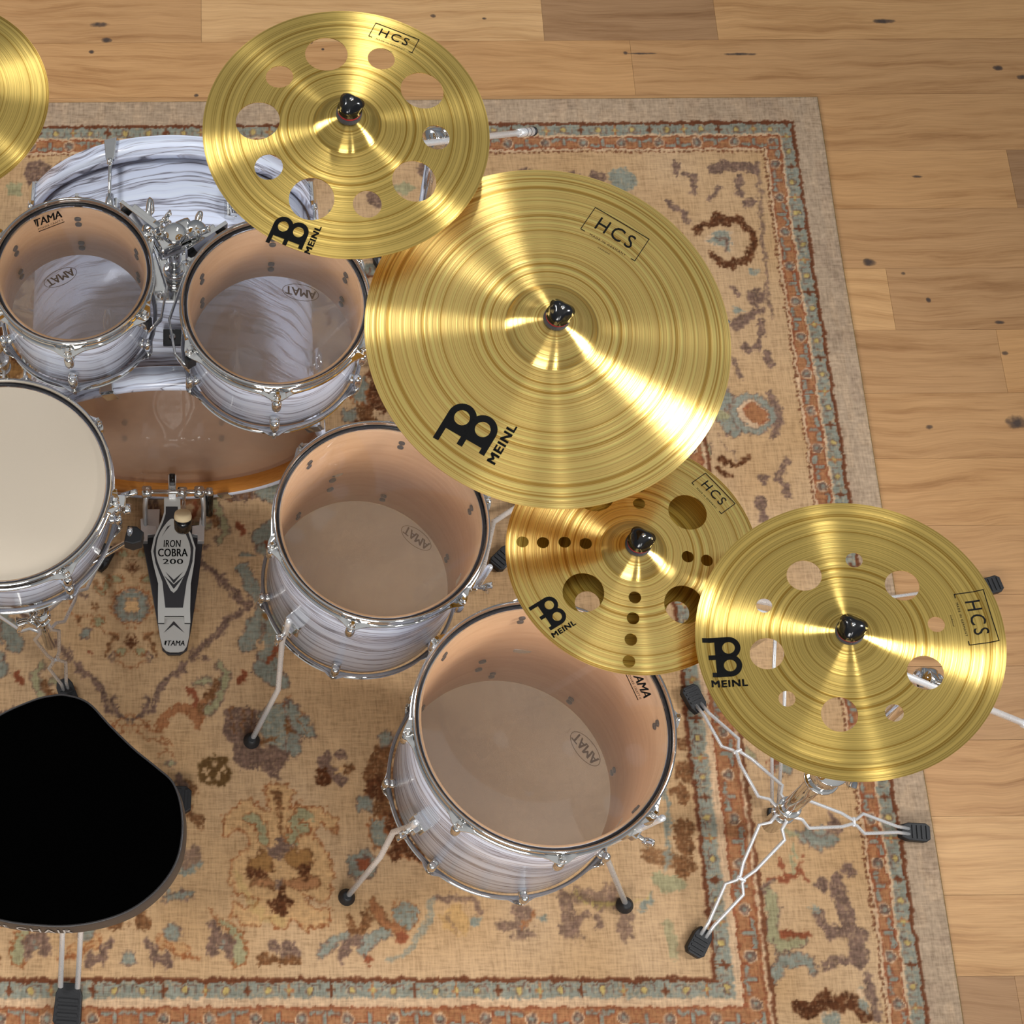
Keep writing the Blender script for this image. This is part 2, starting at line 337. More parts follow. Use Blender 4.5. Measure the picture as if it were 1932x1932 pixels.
def build_floor():
    b = B(); cols = []; W = .1505; ang = .006; cR, sR = math.cos(ang), math.sin(ang); rnd = random.Random(5)
    joints = {(2.225): [(380, 50), (1025, 50), (1352, 50)], (2.0743): [(1195, 140)], (1.7762): [(1908, 330)], (1.4721): [(1680, 560)], (1.3234): [(1890, 680)], (.1158-.1505): [(1922, 1890)]}
    tone = {(2.225, 0): .5, (2.225, 1): .95, (2.225, 2): .1, (2.225, 3): .72, (2.0743, 0): .62, (2.0743, 1): .45, (1.9238, 0): .5, (1.7762, 0): .58, (1.7762, 1): .05, (1.6239, 0): .38,
            (1.4721, 0): .8, (1.4721, 1): .3, (1.3234, 0): .35, (1.3234, 1): .6, (1.1717, 0): .45, (.2689, 0): .85, (.1158, 0): .8, (-.0347, 0): .12, (-.0347, 1): .25, (.4194, 0): .55, (.57, 0): .3, (1.021, 0): .55}
    for i in range(-22, 22):
        y0 = 1.1717+i*W; y1 = y0+W
        key = next((k for k in joints if abs(k-y0) < .02), None); js = [at(x, y).x for x, y in joints[key]] if key else []
        xs = [-3.6]+([] if js else [-.9+rnd.uniform(-.9, .5)])+js
        last = xs[-1] if js else 2.2+rnd.uniform(0, .6)
        if not js: xs.append(last)
        while xs[-1] < 4.2: xs.append(max(xs[-1]+rnd.uniform(.9, 1.7), 2.2 if js else 0))
        for j in range(len(xs)-1):
            x0, x1 = xs[j]+.0003, xs[j+1]-.0003; kk = next((k for k in tone if abs(k[0]-y0) < .02 and k[1] == (j if js else j-1)), None)
            tn = tone[kk] if kk else rnd.uniform(.1, .95); r2 = rnd.random(); g = .0003
            P = [(x0, y0+g), (x1, y0+g), (x1, y1-g), (x0, y1-g)]
            P = [(x*cR-(y-1.2)*sR*0-0, y+(x-1.75)*sR) for x, y in P]
            b.add([(x, y, 0) for x, y in P]+[(x, y, -.004) for x, y in P], [[0, 1, 2, 3], [4, 5, 1, 0], [5, 6, 2, 1], [6, 7, 3, 2], [7, 4, 0, 3]], 0, False)
            cols += [(tn, r2, 0, 1)]*8
    b.add([(-4, -3, -.004), (4.6, -3, -.004), (4.6, 4.6, -.004), (-4, 4.6, -.004)], [[0, 1, 2, 3]], 0, False); cols += [(.3, .5, 0, 1)]*4
    o = b.build('floor', mk_planks()); at_ = o.data.color_attributes.new('plank', 'FLOAT_COLOR', 'POINT'); at_.data.foreach_set('color', np.array(cols, dtype=np.float32).ravel())
    o['kind'] = 'structure'
build_floor()
# ------------------------------------------------------------------ rug: its woven pattern is laid out on the rug itself
RX1, RY1, RCX, RCY = 1.472, 2.063, -.10, .857
RY0 = 2*RCY-RY1; RX0 = 2*RCX-RX1; RS = .0025
nx = int((RX1-RCX)/RS)+2; ny = int((RY1-RY0)/RS)+2
gx = RCX+np.arange(nx)*RS; gy = RY0+np.arange(ny)*RS; GX, GY = np.meshgrid(gx, gy)
def vnoise(X, Y, sc, seed):
    r = np.random.RandomState(seed); G = r.rand(256, 256); x = X*sc+50; y = Y*sc+50; xi = np.floor(x).astype(int); yi = np.floor(y).astype(int); fx = x-xi; fy = y-yi
    fx = fx*fx*(3-2*fx); fy = fy*fy*(3-2*fy); g = lambda a, c: G[a % 256, c % 256]
    return (g(yi, xi)*(1-fx)+g(yi, xi+1)*fx)*(1-fy)+(g(yi+1, xi)*(1-fx)+g(yi+1, xi+1)*fx)*fy
WX = GX+(vnoise(GX, GY, 75, 1)-.5)*.011+(vnoise(GX, GY, 230, 3)-.5)*.010
WY = GY+(vnoise(GX, GY, 75, 2)-.5)*.011+(vnoise(GX, GY, 230, 4)-.5)*.010
FINE = vnoise(GX, GY, 330, 5); JIT = .6*vnoise(GX, GY, 240, 6)+.4*vnoise(GX*.35, GY, 300, 7)
C_ = {k: np.array(v, float) for k, v in dict(F=(206, 170, 132), T=(212, 170, 124), B=(128, 88, 58), D=(98, 60, 38), P=(128, 102, 90), S=(146, 148, 138), G=(168, 160, 126), O=(170, 116, 80), R=(148, 86, 60), L=(158, 100, 64),
      E=(188, 164, 142), K=(116, 70, 48), C=(216, 182, 150), V=(108, 80, 48), Y=(196, 172, 110), U=(150, 106, 60), W=(200, 160, 110)).items()}
IMG = np.empty((ny, nx, 3)); IMG[:] = C_['F']; IMG += (vnoise(GX, GY, 9, 9)-.5)[..., None]*np.array([10, 14, 20])
ASP = 1
def put(mask, k, y0, x0, a=1.0):
    sub = IMG[y0:y0+mask.shape[0], x0:x0+mask.shape[1]]; fn = FINE[y0:y0+mask.shape[0], x0:x0+mask.shape[1]]
    c = C_[k]; al = np.clip(mask, 0, 1)*a
    if k in 'PBDS': al = al*np.where(fn > .72, .55, 1.0)
    c = c*(1+(.55 if k in 'PBD' else .22)*(JIT[y0:y0+mask.shape[0], x0:x0+mask.shape[1]]-.5))[..., None]
    sub[:] = sub*(1-al[..., None])+c*al[..., None]
def region(P, pad):
    xs = [p[0] for p in P]; ys = [p[1] for p in P]
    x0 = max(int((min(xs)-pad-RCX)/RS), 0); x1 = min(int((max(xs)+pad-RCX)/RS)+2, nx); y0 = max(int((min(ys)-pad-RY0)/RS), 0); y1 = min(int((max(ys)+pad-RY0)/RS)+2, ny)
    return x0, x1, y0, y1
ZK = dict(A=(100, 930, 4.11), B=(330, 1380, 4.026), C=(730, 1600, 3.513), E=(1240, 1560, 2.792), Q=(1250, 180, 4.293), H=(1250, 600, 4.293), Z=(1240, 1380, 3.45), N=(0, 1740, 3.45))
def tow(z, P):
    ox, oy, s = ZK[z]; out = []
    for x, y in P: q = at(ox+x/s, oy+y/s); out.append((q.x, q.y))
    return out, 1/s/930
def sdist(P, X, Y):
    d = np.full(X.shape, 9.)
    for i in range(max(len(P)-1, 1)):
        a = P[i]; b = P[min(i+1, len(P)-1)]; dx, dy = b[0]-a[0], b[1]-a[1]; L = dx*dx+dy*dy+1e-12
        t = np.clip(((X-a[0])*dx+(Y-a[1])*dy)/L, 0, 1); d = np.minimum(d, np.hypot(X-a[0]-t*dx, Y-a[1]-t*dy))
    return d
def stroke(z, k, w, P, a=1.0, edge=None):
    P, u = tow(z, P); w = w*u/2; x0, x1, y0, y1 = region(P, w+.02)
    if x1 <= x0 or y1 <= y0: return
    d = sdist(P, WX[y0:y1, x0:x1], WY[y0:y1, x0:x1]); 
    if edge: put((w+.004-d)/.002, edge, y0, x0, a)
    put((w-d)/.002+.5, k, y0, x0, a)
def poly(z, k, P, edge=None, a=1.0):
    P, u = tow(z, P); x0, x1, y0, y1 = region(P, .02)
    if x1 <= x0 or y1 <= y0: return
    X = WX[y0:y1, x0:x1]; Y = WY[y0:y1, x0:x1]; ins = np.zeros(X.shape, bool)
    for i in range(len(P)):
        (ax, ay), (bx, by) = P[i], P[(i+1) % len(P)]; c = ((ay > Y) != (by > Y)) & (X < (bx-ax)*(Y-ay)/(by-ay+1e-12)+ax); ins ^= c
    put(ins.astype(float), k, y0, x0, a)
    if edge: put((.0028-sdist(P+[P[0]], X, Y))/.002, edge, y0, x0)
def dot(z, k, r, x, y, edge=None): stroke(z, k, 2*r, [(x, y)], 1.0, edge)
def star(z, k, r, x, y):
    for i in range(4):
        a = i*math.pi/4; q = r if i % 2 == 0 else r*.7; stroke(z, k, r*.3, [(x-q*math.cos(a), y-q*math.sin(a)), (x+q*math.cos(a), y+q*math.sin(a))])
# --- field
for w_, P in ((50, [(-40, 1090), (60, 1190), (230, 1370), (330, 1460), (430, 1580), (560, 1740)]), (58, [(1130, 500), (1170, 560), (1290, 650), (1400, 760), (1500, 860)]), (58, [(1480, 900), (1350, 970), (1290, 1070), (1170, 1180), (1080, 1280)]),
              (52, [(1030, 1340), (890, 1440), (800, 1580), (770, 1680)]), (38, [(730, 1560), (720, 1680), (640, 1750)]), (60, [(480, 1560), (470, 1680)]), (60, [(1110, 560), (1060, 420), (1190, 330)])): stroke('A', 'P', w_, P)
stroke('A', 'P', 14, [(1100, 1180), (1060, 1240), (1200, 1290)])
dot('A', 'L', 158, 615, 865); dot('A', 'F', 146, 615, 865); dot('A', 'P', 138, 615, 865); dot('A', 'S', 126, 615, 865); dot('A', 'P', 62, 615, 865); dot('A', 'T', 52, 615, 865)
star('A', 'D', 52, 620, 570); star('A', 'D', 56, 610, 1150); star('A', 'B', 42, 340, 870); star('A', 'B', 40, 890, 870)
for s_ in (1, -1):
    X = lambda x: 615+s_*(x-615)
    stroke('A', 'L', 11, [(X(130), 880), (X(200), 960), (X(300), 930), (X(360), 1000), (X(430), 1080), (X(540), 1090)]); stroke('A', 'L', 10, [(X(250), 700), (X(190), 780), (X(130), 880), (X(200), 1000), (X(250), 1050)])
    stroke('A', 'G', 26, [(X(330), 690), (X(400), 760), (X(430), 640)], .9, 'L'); dot('A', 'G', 38, X(355), 990, 'L'); dot('A', 'S', 34, X(275), 1085, 'P'); dot('A', 'P', 44, X(490), 1265); dot('A', 'F', 16, X(490), 1265)
    stroke('A', 'B', 22, [(X(430), 1090), (X(520), 1110), (X(450), 1170), (X(420), 1250)]); stroke('A', 'L', 9, [(X(500), 1310), (X(560), 1300), (X(615), 1350)]); dot('A', 'G', 30, X(545), 1220, 'L')
    dot('A', 'G', 30, X(500), 660, 'L'); stroke('A', 'B', 20, [(X(440), 480), (X(500), 450), (X(540), 500)]); dot('A', 'B', 26, X(210), 980); dot('A', 'R', 18, X(320), 1240); stroke('A', 'P', 24, [(X(215), 740), (X(270), 800)])
stroke('A', 'S', 95, [(1470, 590), (1530, 720), (1620, 850)], 1, 'P'); stroke('A', 'S', 110, [(1620, 900), (1560, 1040), (1490, 1160)], 1, 'P'); stroke('A', 'S', 140, [(1720, 1010), (1660, 1250), (1690, 1400)], 1, 'P'); stroke('A', 'S', 110, [(1600, 1340), (1760, 1460)], 1, 'P')
dot('A', 'F', 28, 1620, 1180); stroke('A', 'R', 54, [(1730, 1190), (1680, 1300)]); dot('A', 'U', 30, 1645, 950); stroke('A', 'R', 46, [(1480, 1395), (1440, 1470)]); dot('A', 'R', 40, 1430, 330); stroke('A', 'P', 34, [(1390, 400), (1330, 430)])
stroke('A', 'G', 58, [(1290, 1320), (1345, 1400), (1320, 1500), (1275, 1600), (1210, 1700)], 1, 'P'); stroke('A', 'G', 50, [(1110, 1470), (1200, 1450)], 1, 'P')
stroke('A', 'O', 52, [(835, 1800), (900, 1700), (980, 1655), (1080, 1680), (1130, 1720), (1125, 1795)], 1, 'L'); stroke('A', 'R', 46, [(1040, 1520), (1110, 1560), (1125, 1640)]); stroke('A', 'B', 52, [(1270, 1450), (1210, 1570), (1150, 1680)]); dot('A', 'O', 30, 1180, 1600)
poly('A', 'P', [(1330, 1660), (1580, 1650), (1590, 1960), (1500, 2120), (1420, 2080), (1380, 1950), (1330, 1880)])
for x in (1390, 1460, 1530): stroke('A', 'B', 16, [(x, 1670), (x+10, 1900)])
poly('B', 'P', [(380, 0), (600, 0), (700, 260), (560, 300), (480, 260), (430, 120)]); poly('A', 'S', [(1590, 1680), (1800, 1630), (1891, 1760), (1880, 2010), (1800, 2000), (1640, 1960)], 'P')
stroke('B', 'P', 150, [(760, 200), (740, 270)]); stroke('B', 'B', 40, [(620, 80), (760, 60)]); stroke('B', 'P', 90, [(590, 170), (820, 180)]); stroke('B', 'S', 90, [(900, 30), (900, 120)], 1, 'P')
dot('A', 'B', 60, 1850, 1800); stroke('A', 'L', 10, [(1850, 1560), (1800, 1640)]); poly('B', 'S', [(860, -260), (1010, -100), (1080, 40), (1000, 60), (880, -40), (840, -120)], 'P'); stroke('B', 'L', 10, [(980, -150), (930, -80), (1000, 0)])
for P in ([(430, 1830), (480, 1800), (560, 1770), (640, 1785), (700, 1800), (780, 1850), (835, 1800)], [(560, 1860), (620, 1830), (680, 1850), (720, 1890), (820, 1910)], [(835, 1800), (850, 1880), (900, 1930)]): stroke('A', 'L', 11, P)
for P in ([(-200, -60), (-170, -20), (-90, 0), (-100, 90), (-10, 100)], [(-130, 190), (-90, 130), (-20, 150), (10, 240)], [(-330, -150), (-250, -100), (-190, -60)]): stroke('B', 'L', 11, P)
dot('B', 'G', 30, -40, 240, 'P')
stroke('B', 'B', 75, [(70, 400), (140, 450)]); stroke('B', 'B', 80, [(110, 620), (190, 700)]); stroke('B', 'P', 60, [(20, 330), (60, 420)]); poly('B', 'P', [(20, 880), (190, 870), (195, 1040), (40, 1070)], None, .8); stroke('B', 'S', 40, [(60, 1070), (190, 1020)]); stroke('B', 'S', 46, [(-60, 1240), (110, 1240)], 1, 'P')
# olive rosette, star
dot('B', 'V', 118, 298, 298)
for x, y in ((298, 232), (235, 282), (330, 330), (372, 292), (262, 350), (300, 300)): dot('B', 'F', 22 if (x, y) != (300, 300) else 12, x, y)
for x, y in ((300, 300), (250, 320), (345, 380)): dot('B', 'V', 20, x, y)
for k, r, x, y in (('P', 44, 1150, 195), ('P', 36, 1250, 165), ('P', 60, 1120, 250), ('B', 48, 1312, 278), ('D', 58, 1120, 340), ('P', 50, 1240, 365), ('P', 50, 1190, 290), ('T', 20, 1232, 290)): dot('B', k, r, x, y)
# right block beside the big floor tom
poly('B', 'B', [(1540, 90), (1660, 100), (1640, 520), (1450, 510), (1425, 320), (1460, 220)]); dot('B', 'S', 55, 1605, 50, 'P'); dot('B', 'D', 85, 1530, 420); dot('B', 'S', 48, 1440, 545, 'P'); dot('B', 'B', 80, 1570, 590); dot('B', 'D', 120, 1690, 700)
poly('B', 'S', [(1460, 655), (1610, 650), (1600, 900), (1500, 880), (1465, 780)], 'L'); stroke('B', 'D', 110, [(1690, 830), (1820, 920)]); dot('B', 'D', 50, 1660, 930)
dot('B', 'P', 118, 1420, 1015); dot('B', 'S', 104, 1415, 1010); dot('B', 'P', 62, 1430, 1010); dot('B', 'R', 46, 1425, 1020); stroke('B', 'L', 9, [(1700, 930), (1780, 970), (1880, 990)])
# large outlined flower
OUT = [(745, 575), (690, 540), (675, 450), (720, 400), (790, 385), (850, 400), (890, 470), (880, 560), (860, 600), (900, 590), (930, 545), (1110, 560), (1215, 670), (1215, 760), (1180, 760), (1110, 695), (1070, 710), (1060, 790), (1120, 870), (1180, 960), (1190, 1060), (1180, 1200), (1120, 1300), (1000, 1245), (980, 1270), (1060, 1365), (1165, 1360), (1165, 1420), (1090, 1500), (940, 1495), (880, 1420), (820, 1495), (760, 1495), (690, 1400), (630, 1475), (500, 1475), (420, 1380), (420, 1290), (530, 1340), (600, 1340), (630, 1270), (590, 1240), (550, 1280), (450, 1210), (410, 1130), (420, 1000), (540, 880), (570, 830), (560, 770), (450, 750), (355, 810), (355, 640), (420, 570), (490, 525), (600, 530), (690, 600), (730, 600)]
poly('B', 'T', OUT, 'L'); stroke('B', 'Y', 60, [(470, 1100), (520, 1200), (660, 1420), (800, 1440)], .35)
stroke('B', 'B', 26, [(770, 480), (795, 560), (802, 820)]); dot('B', 'B', 44, 770, 480); dot('B', 'B', 20, 745, 470)
stroke('B', 'G', 58, [(560, 650), (640, 690), (672, 820)], 1, 'L'); stroke('B', 'G', 62, [(975, 600), (900, 690), (870, 820)], 1, 'L'); dot('B', 'G', 44, 955, 745, 'L'); dot('B', 'G', 34, 1010, 640)
poly('B', 'U', [(560, 970), (610, 930), (640, 880), (740, 930), (735, 1060), (560, 1040)], 'B', .75); poly('B', 'U', [(830, 970), (880, 890), (980, 880), (1030, 960), (1030, 1060), (900, 1040)], 'B', .75)
poly('B', 'P', [(680, 870), (740, 850), (760, 800), (800, 780), (840, 850), (890, 860), (850, 920), (790, 1005), (700, 920)]); stroke('B', 'D', 56, [(560, 1065), (660, 1080)]); dot('B', 'D', 58, 975, 1060)
poly('B', 'O', [(550, 1110), (740, 1130), (750, 1200), (560, 1155)], 'B', .8); poly('B', 'O', [(830, 1130), (1080, 1105), (1080, 1150), (1030, 1200), (830, 1190)], 'B', .8); dot('B', 'P', 38, 785, 1150); stroke('B', 'D', 46, [(795, 1200), (795, 1395)]); stroke('B', 'D', 50, [(720, 1300), (795, 1270), (870, 1300)]); dot('B', 'D', 46, 790, 1360)
# leaves above the lower border
poly('B', 'G', [(250, 1350), (360, 1430), (480, 1520), (540, 1610), (500, 1760), (430, 1750), (450, 1650), (380, 1500)], 'L'); stroke('B', 'P', 66, [(280, 1450), (330, 1550), (262, 1670)]); dot('B', 'S', 48, 392, 1620, 'P')
stroke('B', 'P', 58, [(730, 1600), (752, 1660)]); dot('B', 'P', 66, 860, 1665); dot('B', 'B', 46, 662, 1732); stroke('B', 'B', 46, [(720, 1738), (920, 1740)])
stroke('B', 'S', 56, [(1290, 1550), (1180, 1610), (1090, 1705)], 1, 'P'); stroke('B', 'S', 64, [(1620, 1500), (1480, 1560), (1415, 1655)], 1, 'P'); stroke('B', 'B', 52, [(1320, 1420), (1325, 1500), (1420, 1515), (1460, 1440), (1420, 1380)]); stroke('B', 'P', 56, [(1320, 1590), (1255, 1725)]); dot('B', 'P', 50, 1370, 1590)
stroke('B', 'O', 54, [(1480, 1300), (1535, 1410), (1700, 1530)], 1, 'B'); dot('B', 'S', 84, 1740, 1400, 'L'); dot('B', 'R', 46, 1705, 1565); dot('B', 'R', 36, 1452, 1720); stroke('B', 'L', 10, [(1640, 1340), (1660, 1270)])
for s_ in (1, -1):
    X = lambda x: 848+s_*(x-848)
    stroke('N', 'P', 58, [(X(745), 135), (X(690), 160), (X(690), 250)]); dot('N', 'P', 46, X(615), 245); stroke('N', 'T', 60, [(X(560), 60), (X(640), 120), (X(500), 180)], .8, 'L'); stroke('N', 'L', 16, [(X(640), 120), (X(540), 200), (X(390), 230)]); dot('N', 'S', 50, X(575), 60, 'P')
    poly('N', 'G', [(X(90), 120), (X(180), 90), (X(200), 180), (X(180), 270), (X(120), 270)], 'L'); stroke('N', 'P', 64, [(X(220), 110), (X(215), 200)]); stroke('N', 'P', 50, [(X(290), 90), (X(340), 180)]); dot('N', 'B', 44, X(770), -10); stroke('N', 'B', 50, [(X(790), -50), (X(800), 10)])
poly('N', 'S', [(785, 270), (848, 180), (910, 270)], 'P')
stroke('C', 'P', 40, [(290, 330), (560, 345), (610, 420)], .85); dot('C', 'S', 34, 580, 485); stroke('C', 'S', 42, [(285, 350), (270, 450), (220, 570), (110, 715), (0, 742)], .75); dot('C', 'W', 90, 440, 480); stroke('C', 'P', 30, [(400, 440), (450, 560)], .5)
stroke('C', 'P', 110, [(870, 420), (900, 430)], .9); stroke('C', 'P', 56, [(890, 510), (745, 510)], .85); stroke('C', 'P', 60, [(850, 560), (940, 560)], .85); dot('C', 'S', 26, 1015, 460); stroke('C', 'O', 20, [(965, 420), (940, 480), (885, 515)])
stroke('C', 'P', 90, [(1160, 330), (1190, 400), (1180, 560)], .85); stroke('C', 'P', 90, [(1250, 300), (1400, 360), (1480, 280)], .75); stroke('C', 'P', 56, [(1300, 440), (1230, 500), (1255, 590)], .85); stroke('C', 'P', 50, [(1380, 440), (1395, 520)], .85); stroke('C', 'P', 80, [(1490, 350), (1570, 440), (1560, 580)], .8); stroke('C', 'Y', 14, [(1240, 290), (1310, 370), (1400, 385), (1520, 370)]); stroke('C', 'S', 26, [(1740, 330), (1650, 410)]); stroke('C', 'Y', 10, [(1720, 320), (1640, 360)])
stroke('C', 'B', 120, [(1740, 40), (1860, 80)], .8); stroke('C', 'S', 34, [(1855, -40), (1850, 120)], .8); dot('C', 'G', 50, 1790, 210); stroke('C', 'G', 60, [(1850, 520), (1880, 720)], .8)
for k, r, x, y in (('B', 44, 150, 75), ('B', 66, 165, 260), ('B', 58, 150, 400), ('B', 70, 150, 640), ('B', 56, 170, 740), ('B', 66, 160, 870), ('G', 60, 40, 1000), ('G', 50, 120, 980)): dot('Z', k, r, x, y)
stroke('Z', 'S', 28, [(50, 400), (60, 560), (40, 900)])
# --- main border (right side)
stroke('E', 'G', 56, [(575, 360), (600, 440), (590, 560), (640, 630), (735, 590)], 1, 'P'); stroke('E', 'G', 18, [(690, 100), (700, 180), (690, 240)]); stroke('E', 'R', 36, [(650, 580), (768, 560)]); stroke('E', 'R', 24, [(560, 270), (640, 278), (735, 235), (762, 272)]); stroke('E', 'R', 14, [(625, 170), (660, 260)]); stroke('E', 'R', 14, [(760, 150), (700, 250)]); stroke('E', 'P', 34, [(530, 340), (590, 290)])
stroke('E', 'S', 52, [(605, 790), (640, 705), (770, 695), (795, 745)], 1, 'P'); stroke('E', 'S', 44, [(860, 30), (740, 60)], 1, 'P'); stroke('E', 'P', 40, [(880, 50), (930, -20)]); stroke('E', 'G', 26, [(720, 60), (640, 0)])
stroke('E', 'P', 78, [(930, 290), (965, 420), (1010, 560), (1050, 700)]); stroke('E', 'P', 60, [(1070, 560), (1060, 700)]); dot('E', 'P', 36, 985, 225); dot('E', 'P', 34, 850, 310); stroke('E', 'P', 44, [(1095, 780), (1140, 1000)]); stroke('E', 'P', 56, [(835, 450), (880, 560), (960, 560)]); dot('E', 'S', 20, 812, 432)
stroke('E', 'P', 40, [(870, 740), (910, 700), (990, 720)]); stroke('E', 'D', 72, [(720, 950), (800, 980), (880, 900), (950, 950), (1000, 900), (1080, 1000)]); dot('E', 'S', 46, 905, 1025, 'C'); stroke('E', 'S', 34, [(1060, 860), (1075, 960)]); dot('E', 'C', 20, 1060, 870)
stroke('Z', 'S', 50, [(780, 230), (840, 250)], 1, 'P'); stroke('Z', 'R', 30, [(720, 200), (770, 190), (720, 290)], .8); stroke('Z', 'S', 60, [(1120, 700), (1050, 740), (960, 660)], 1, 'P'); stroke('Z', 'P', 50, [(1110, 560), (1160, 640)]); stroke('Z', 'G', 40, [(560, 130), (610, 170)], .9, 'P')
stroke('Q', 'P', 34, [(100, 560), (100, 650)]); stroke('Q', 'P', 56, [(160, 640), (240, 660), (230, 790)]); stroke('Q', 'P', 110, [(400, 600), (560, 580), (720, 610)]); stroke('Q', 'P', 64, [(610, 680), (610, 810)]); stroke('Q', 'P', 44, [(450, 740), (370, 840)]); dot('Q', 'P', 54, 690, 880)
stroke('Q', 'D', 78, [(270, 1110), (290, 1060), (400, 1060), (440, 980), (510, 1040), (600, 1010), (650, 1080), (715, 1120), (725, 1250), (680, 1340), (560, 1370), (480, 1390), (400, 1300)]); poly('Q', 'S', [(330, 1185), (470, 1090), (565, 1120), (560, 1290), (450, 1230)], 'C'); stroke('Q', 'P', 30, [(430, 1180), (520, 1170), (500, 1260)])
stroke('Q', 'P', 60, [(40, 880), (140, 940), (190, 1010)]); stroke('Q', 'P', 34, [(755, 560), (785, 900), (830, 1500), (870, 1800)], .8); dot('Q', 'P', 80, 760, 1650); stroke('Q', 'P', 90, [(610, 1840), (760, 1760)]); stroke('Q', 'P', 36, [(545, 1560), (620, 1620)]); dot('Q', 'S', 44, 720, 1440); dot('Q', 'S', 36, 600, 1740)
dot('H', 'P', 56, 600, 60); stroke('H', 'P', 64, [(800, 60), (760, 250)]); dot('H', 'P', 50, 670, 262); stroke('H', 'P', 56, [(820, 300), (860, 390)]); stroke('H', 'P', 46, [(560, 350), (600, 480)])
dot('H', 'S', 190, 710, 785, 'P'); stroke('H', 'S', 90, [(520, 640), (440, 760), (560, 930)], 1, 'P'); dot('H', 'G', 50, 470, 790); dot('H', 'P', 138, 715, 785); dot('H', 'C', 128, 715, 785); dot('H', 'O', 86, 735, 785, 'R'); stroke('H', 'P', 62, [(850, 620), (920, 740), (920, 840), (890, 960)])
stroke('H', 'D', 56, [(470, 1160), (560, 1220), (680, 1130)]); stroke('H', 'D', 44, [(430, 1230), (530, 1290)]); dot('H', 'G', 56, 330, 1080, 'P'); stroke('H', 'P', 64, [(980, 1170), (920, 1280), (1000, 1440)]); dot('H', 'P', 46, 800, 1300); stroke('H', 'P', 80, [(770, 1480), (800, 1640)]); stroke('H', 'P', 12, [(440, 930), (480, 1040), (560, 1100), (570, 1180)])
for i in range(26):                      # scattered flowers along the upper border
    x = -.1+i*.055; y = 2.063-.25+RNG.uniform(-.07, .07)
    if x > 1.05: break
    r = RNG.uniform(.015, .034); k = 'PPSBPG'[i % 6]; x0, x1, y0, y1 = region([(x, y)], r+.03)
    put((r-np.hypot(WX[y0:y1, x0:x1]-x, (WY[y0:y1, x0:x1]-y)*RNG.uniform(.6, 1.6)))/.002, k, y0, x0)
# upper half of the field and lowest border repeat what lies opposite
def flip(yy, xs, lo, hi):
    for j in range(lo, hi):
        jj = int(round((2*RCY-gy[j]-RY0)/RS)); IMG[j, :xs] = IMG[min(max(jj, 0), ny-1), :xs]
xs_ = int((RX1-.4635-RCX)/RS); flip(0, xs_, int((RCY+.10-RY0)/RS), int((RY1-.4635-RY0)/RS)); flip(0, nx, 0, int((-.04-RY0)/RS))
# --- guard stripes, measured inward from the rug's edge
dX = RX1-WX*.55-GX*.45; dT = RY1-WY*.55-GY*.45; dBt = WY*.55+GY*.45-RY0
DD = np.minimum(dX, np.minimum(dT, dBt)); SS = np.where(dX <= np.minimum(dT, dBt), GY+.02, GX+.033)
def band(a, b_, k, al=1.0): put(((DD >= a) & (DD < b_)).astype(float), k, 0, 0, al)
def guard_blue(a, b_):
    band(a, b_, 'S'); t = (DD-a)/(b_-a); inb = (t > 0) & (t < 1); w_ = b_-a; s = np.mod(SS, .158)
    def c(s0, k, rx, ry, ty=.5, ring=0):
        ds = np.abs(np.mod(s-s0+.079, .158)-.079); q = np.hypot(ds/rx, (t-ty)*w_/ry); put((inb & (q < 1)).astype(float), k, 0, 0)
    for s0, k in ((0, 'K'), (.079, 'O')): c(s0, k, .0028, .014); c(s0, k, .010, .0030)
    c(.079, 'Y', .004, .004)
    for s0 in (.040, .118): c(s0, 'P', .0085, .0085); c(s0, 'Y', .0055, .0060)
    for s0 in (.028, .052, .106, .130): c(s0, 'P', .009, .0016, .82)
    for s0 in (.020, .060, .098, .138): c(s0, 'P', .0016, .006, .6)
def guard_orange(a, b_):
    band(a, b_, 'O', .85); t = (DD-a)/(b_-a); inb = (t > 0) & (t < 1); w_ = b_-a; s = np.mod(SS, .173)
    def c(s0, k, rx, ry, ty=.5, box=False):
        ds = np.abs(np.mod(s-s0+.0865, .173)-.0865); q = np.maximum(ds/rx, np.abs(t-ty)*w_/ry) if box else np.hypot(ds/rx, (t-ty)*w_/ry); put((inb & (q < 1)).astype(float), k, 0, 0)
    put((inb & (FINE > .62)).astype(float), 'R', 0, 0, .35)
    for s0, ty, tz in ((.043, .27, .5), (.130, .73, .5)):
        c(s0, 'R', .031, .006, ty, True); c(s0, 'S', .028, .0038, ty, True); c(s0, 'R', .006, .011, tz, True); c(s0, 'S', .0036, .0095, tz, True)
    for s0 in (0, .0865): c(s0, 'C', .0125, .0125); c(s0, 'P', .0105, .0105); c(s0, 'S', .0045, .0045)
    put((inb & ((t < .09) | (t > .91))).astype(float), 'R', 0, 0, .8)
band(-.1, .066, 'E'); band(.066, .074, 'K'); guard_blue(.074, .100); band(.100, .105, 'C'); guard_orange(.105, .137); band(.137, .142, 'C')
put(((DD >= .142) & (DD < .147) & (np.mod(SS+FINE*.004, .011) < .007)).astype(float), 'K', 0, 0, .85)
band(.352, .360, 'K', .9); band(.360, .365, 'C'); guard_orange(.366, .411); band(.411, .426, 'C'); guard_blue(.426, .455); band(.455, .4635, 'K')
put(((DD < .066) & (vnoise(GX, GY, 22, 31) > .75)).astype(float), 'P', 0, 0, .12); put(((DD < .066) & (vnoise(GX, GY*.3, 60, 32) > .6)).astype(float), 'C', 0, 0, .18)
dark = (vnoise(GX, GY, 6, 40)-.5)*12; IMG += dark[..., None]; IMG *= np.array([.915, .91, .88])
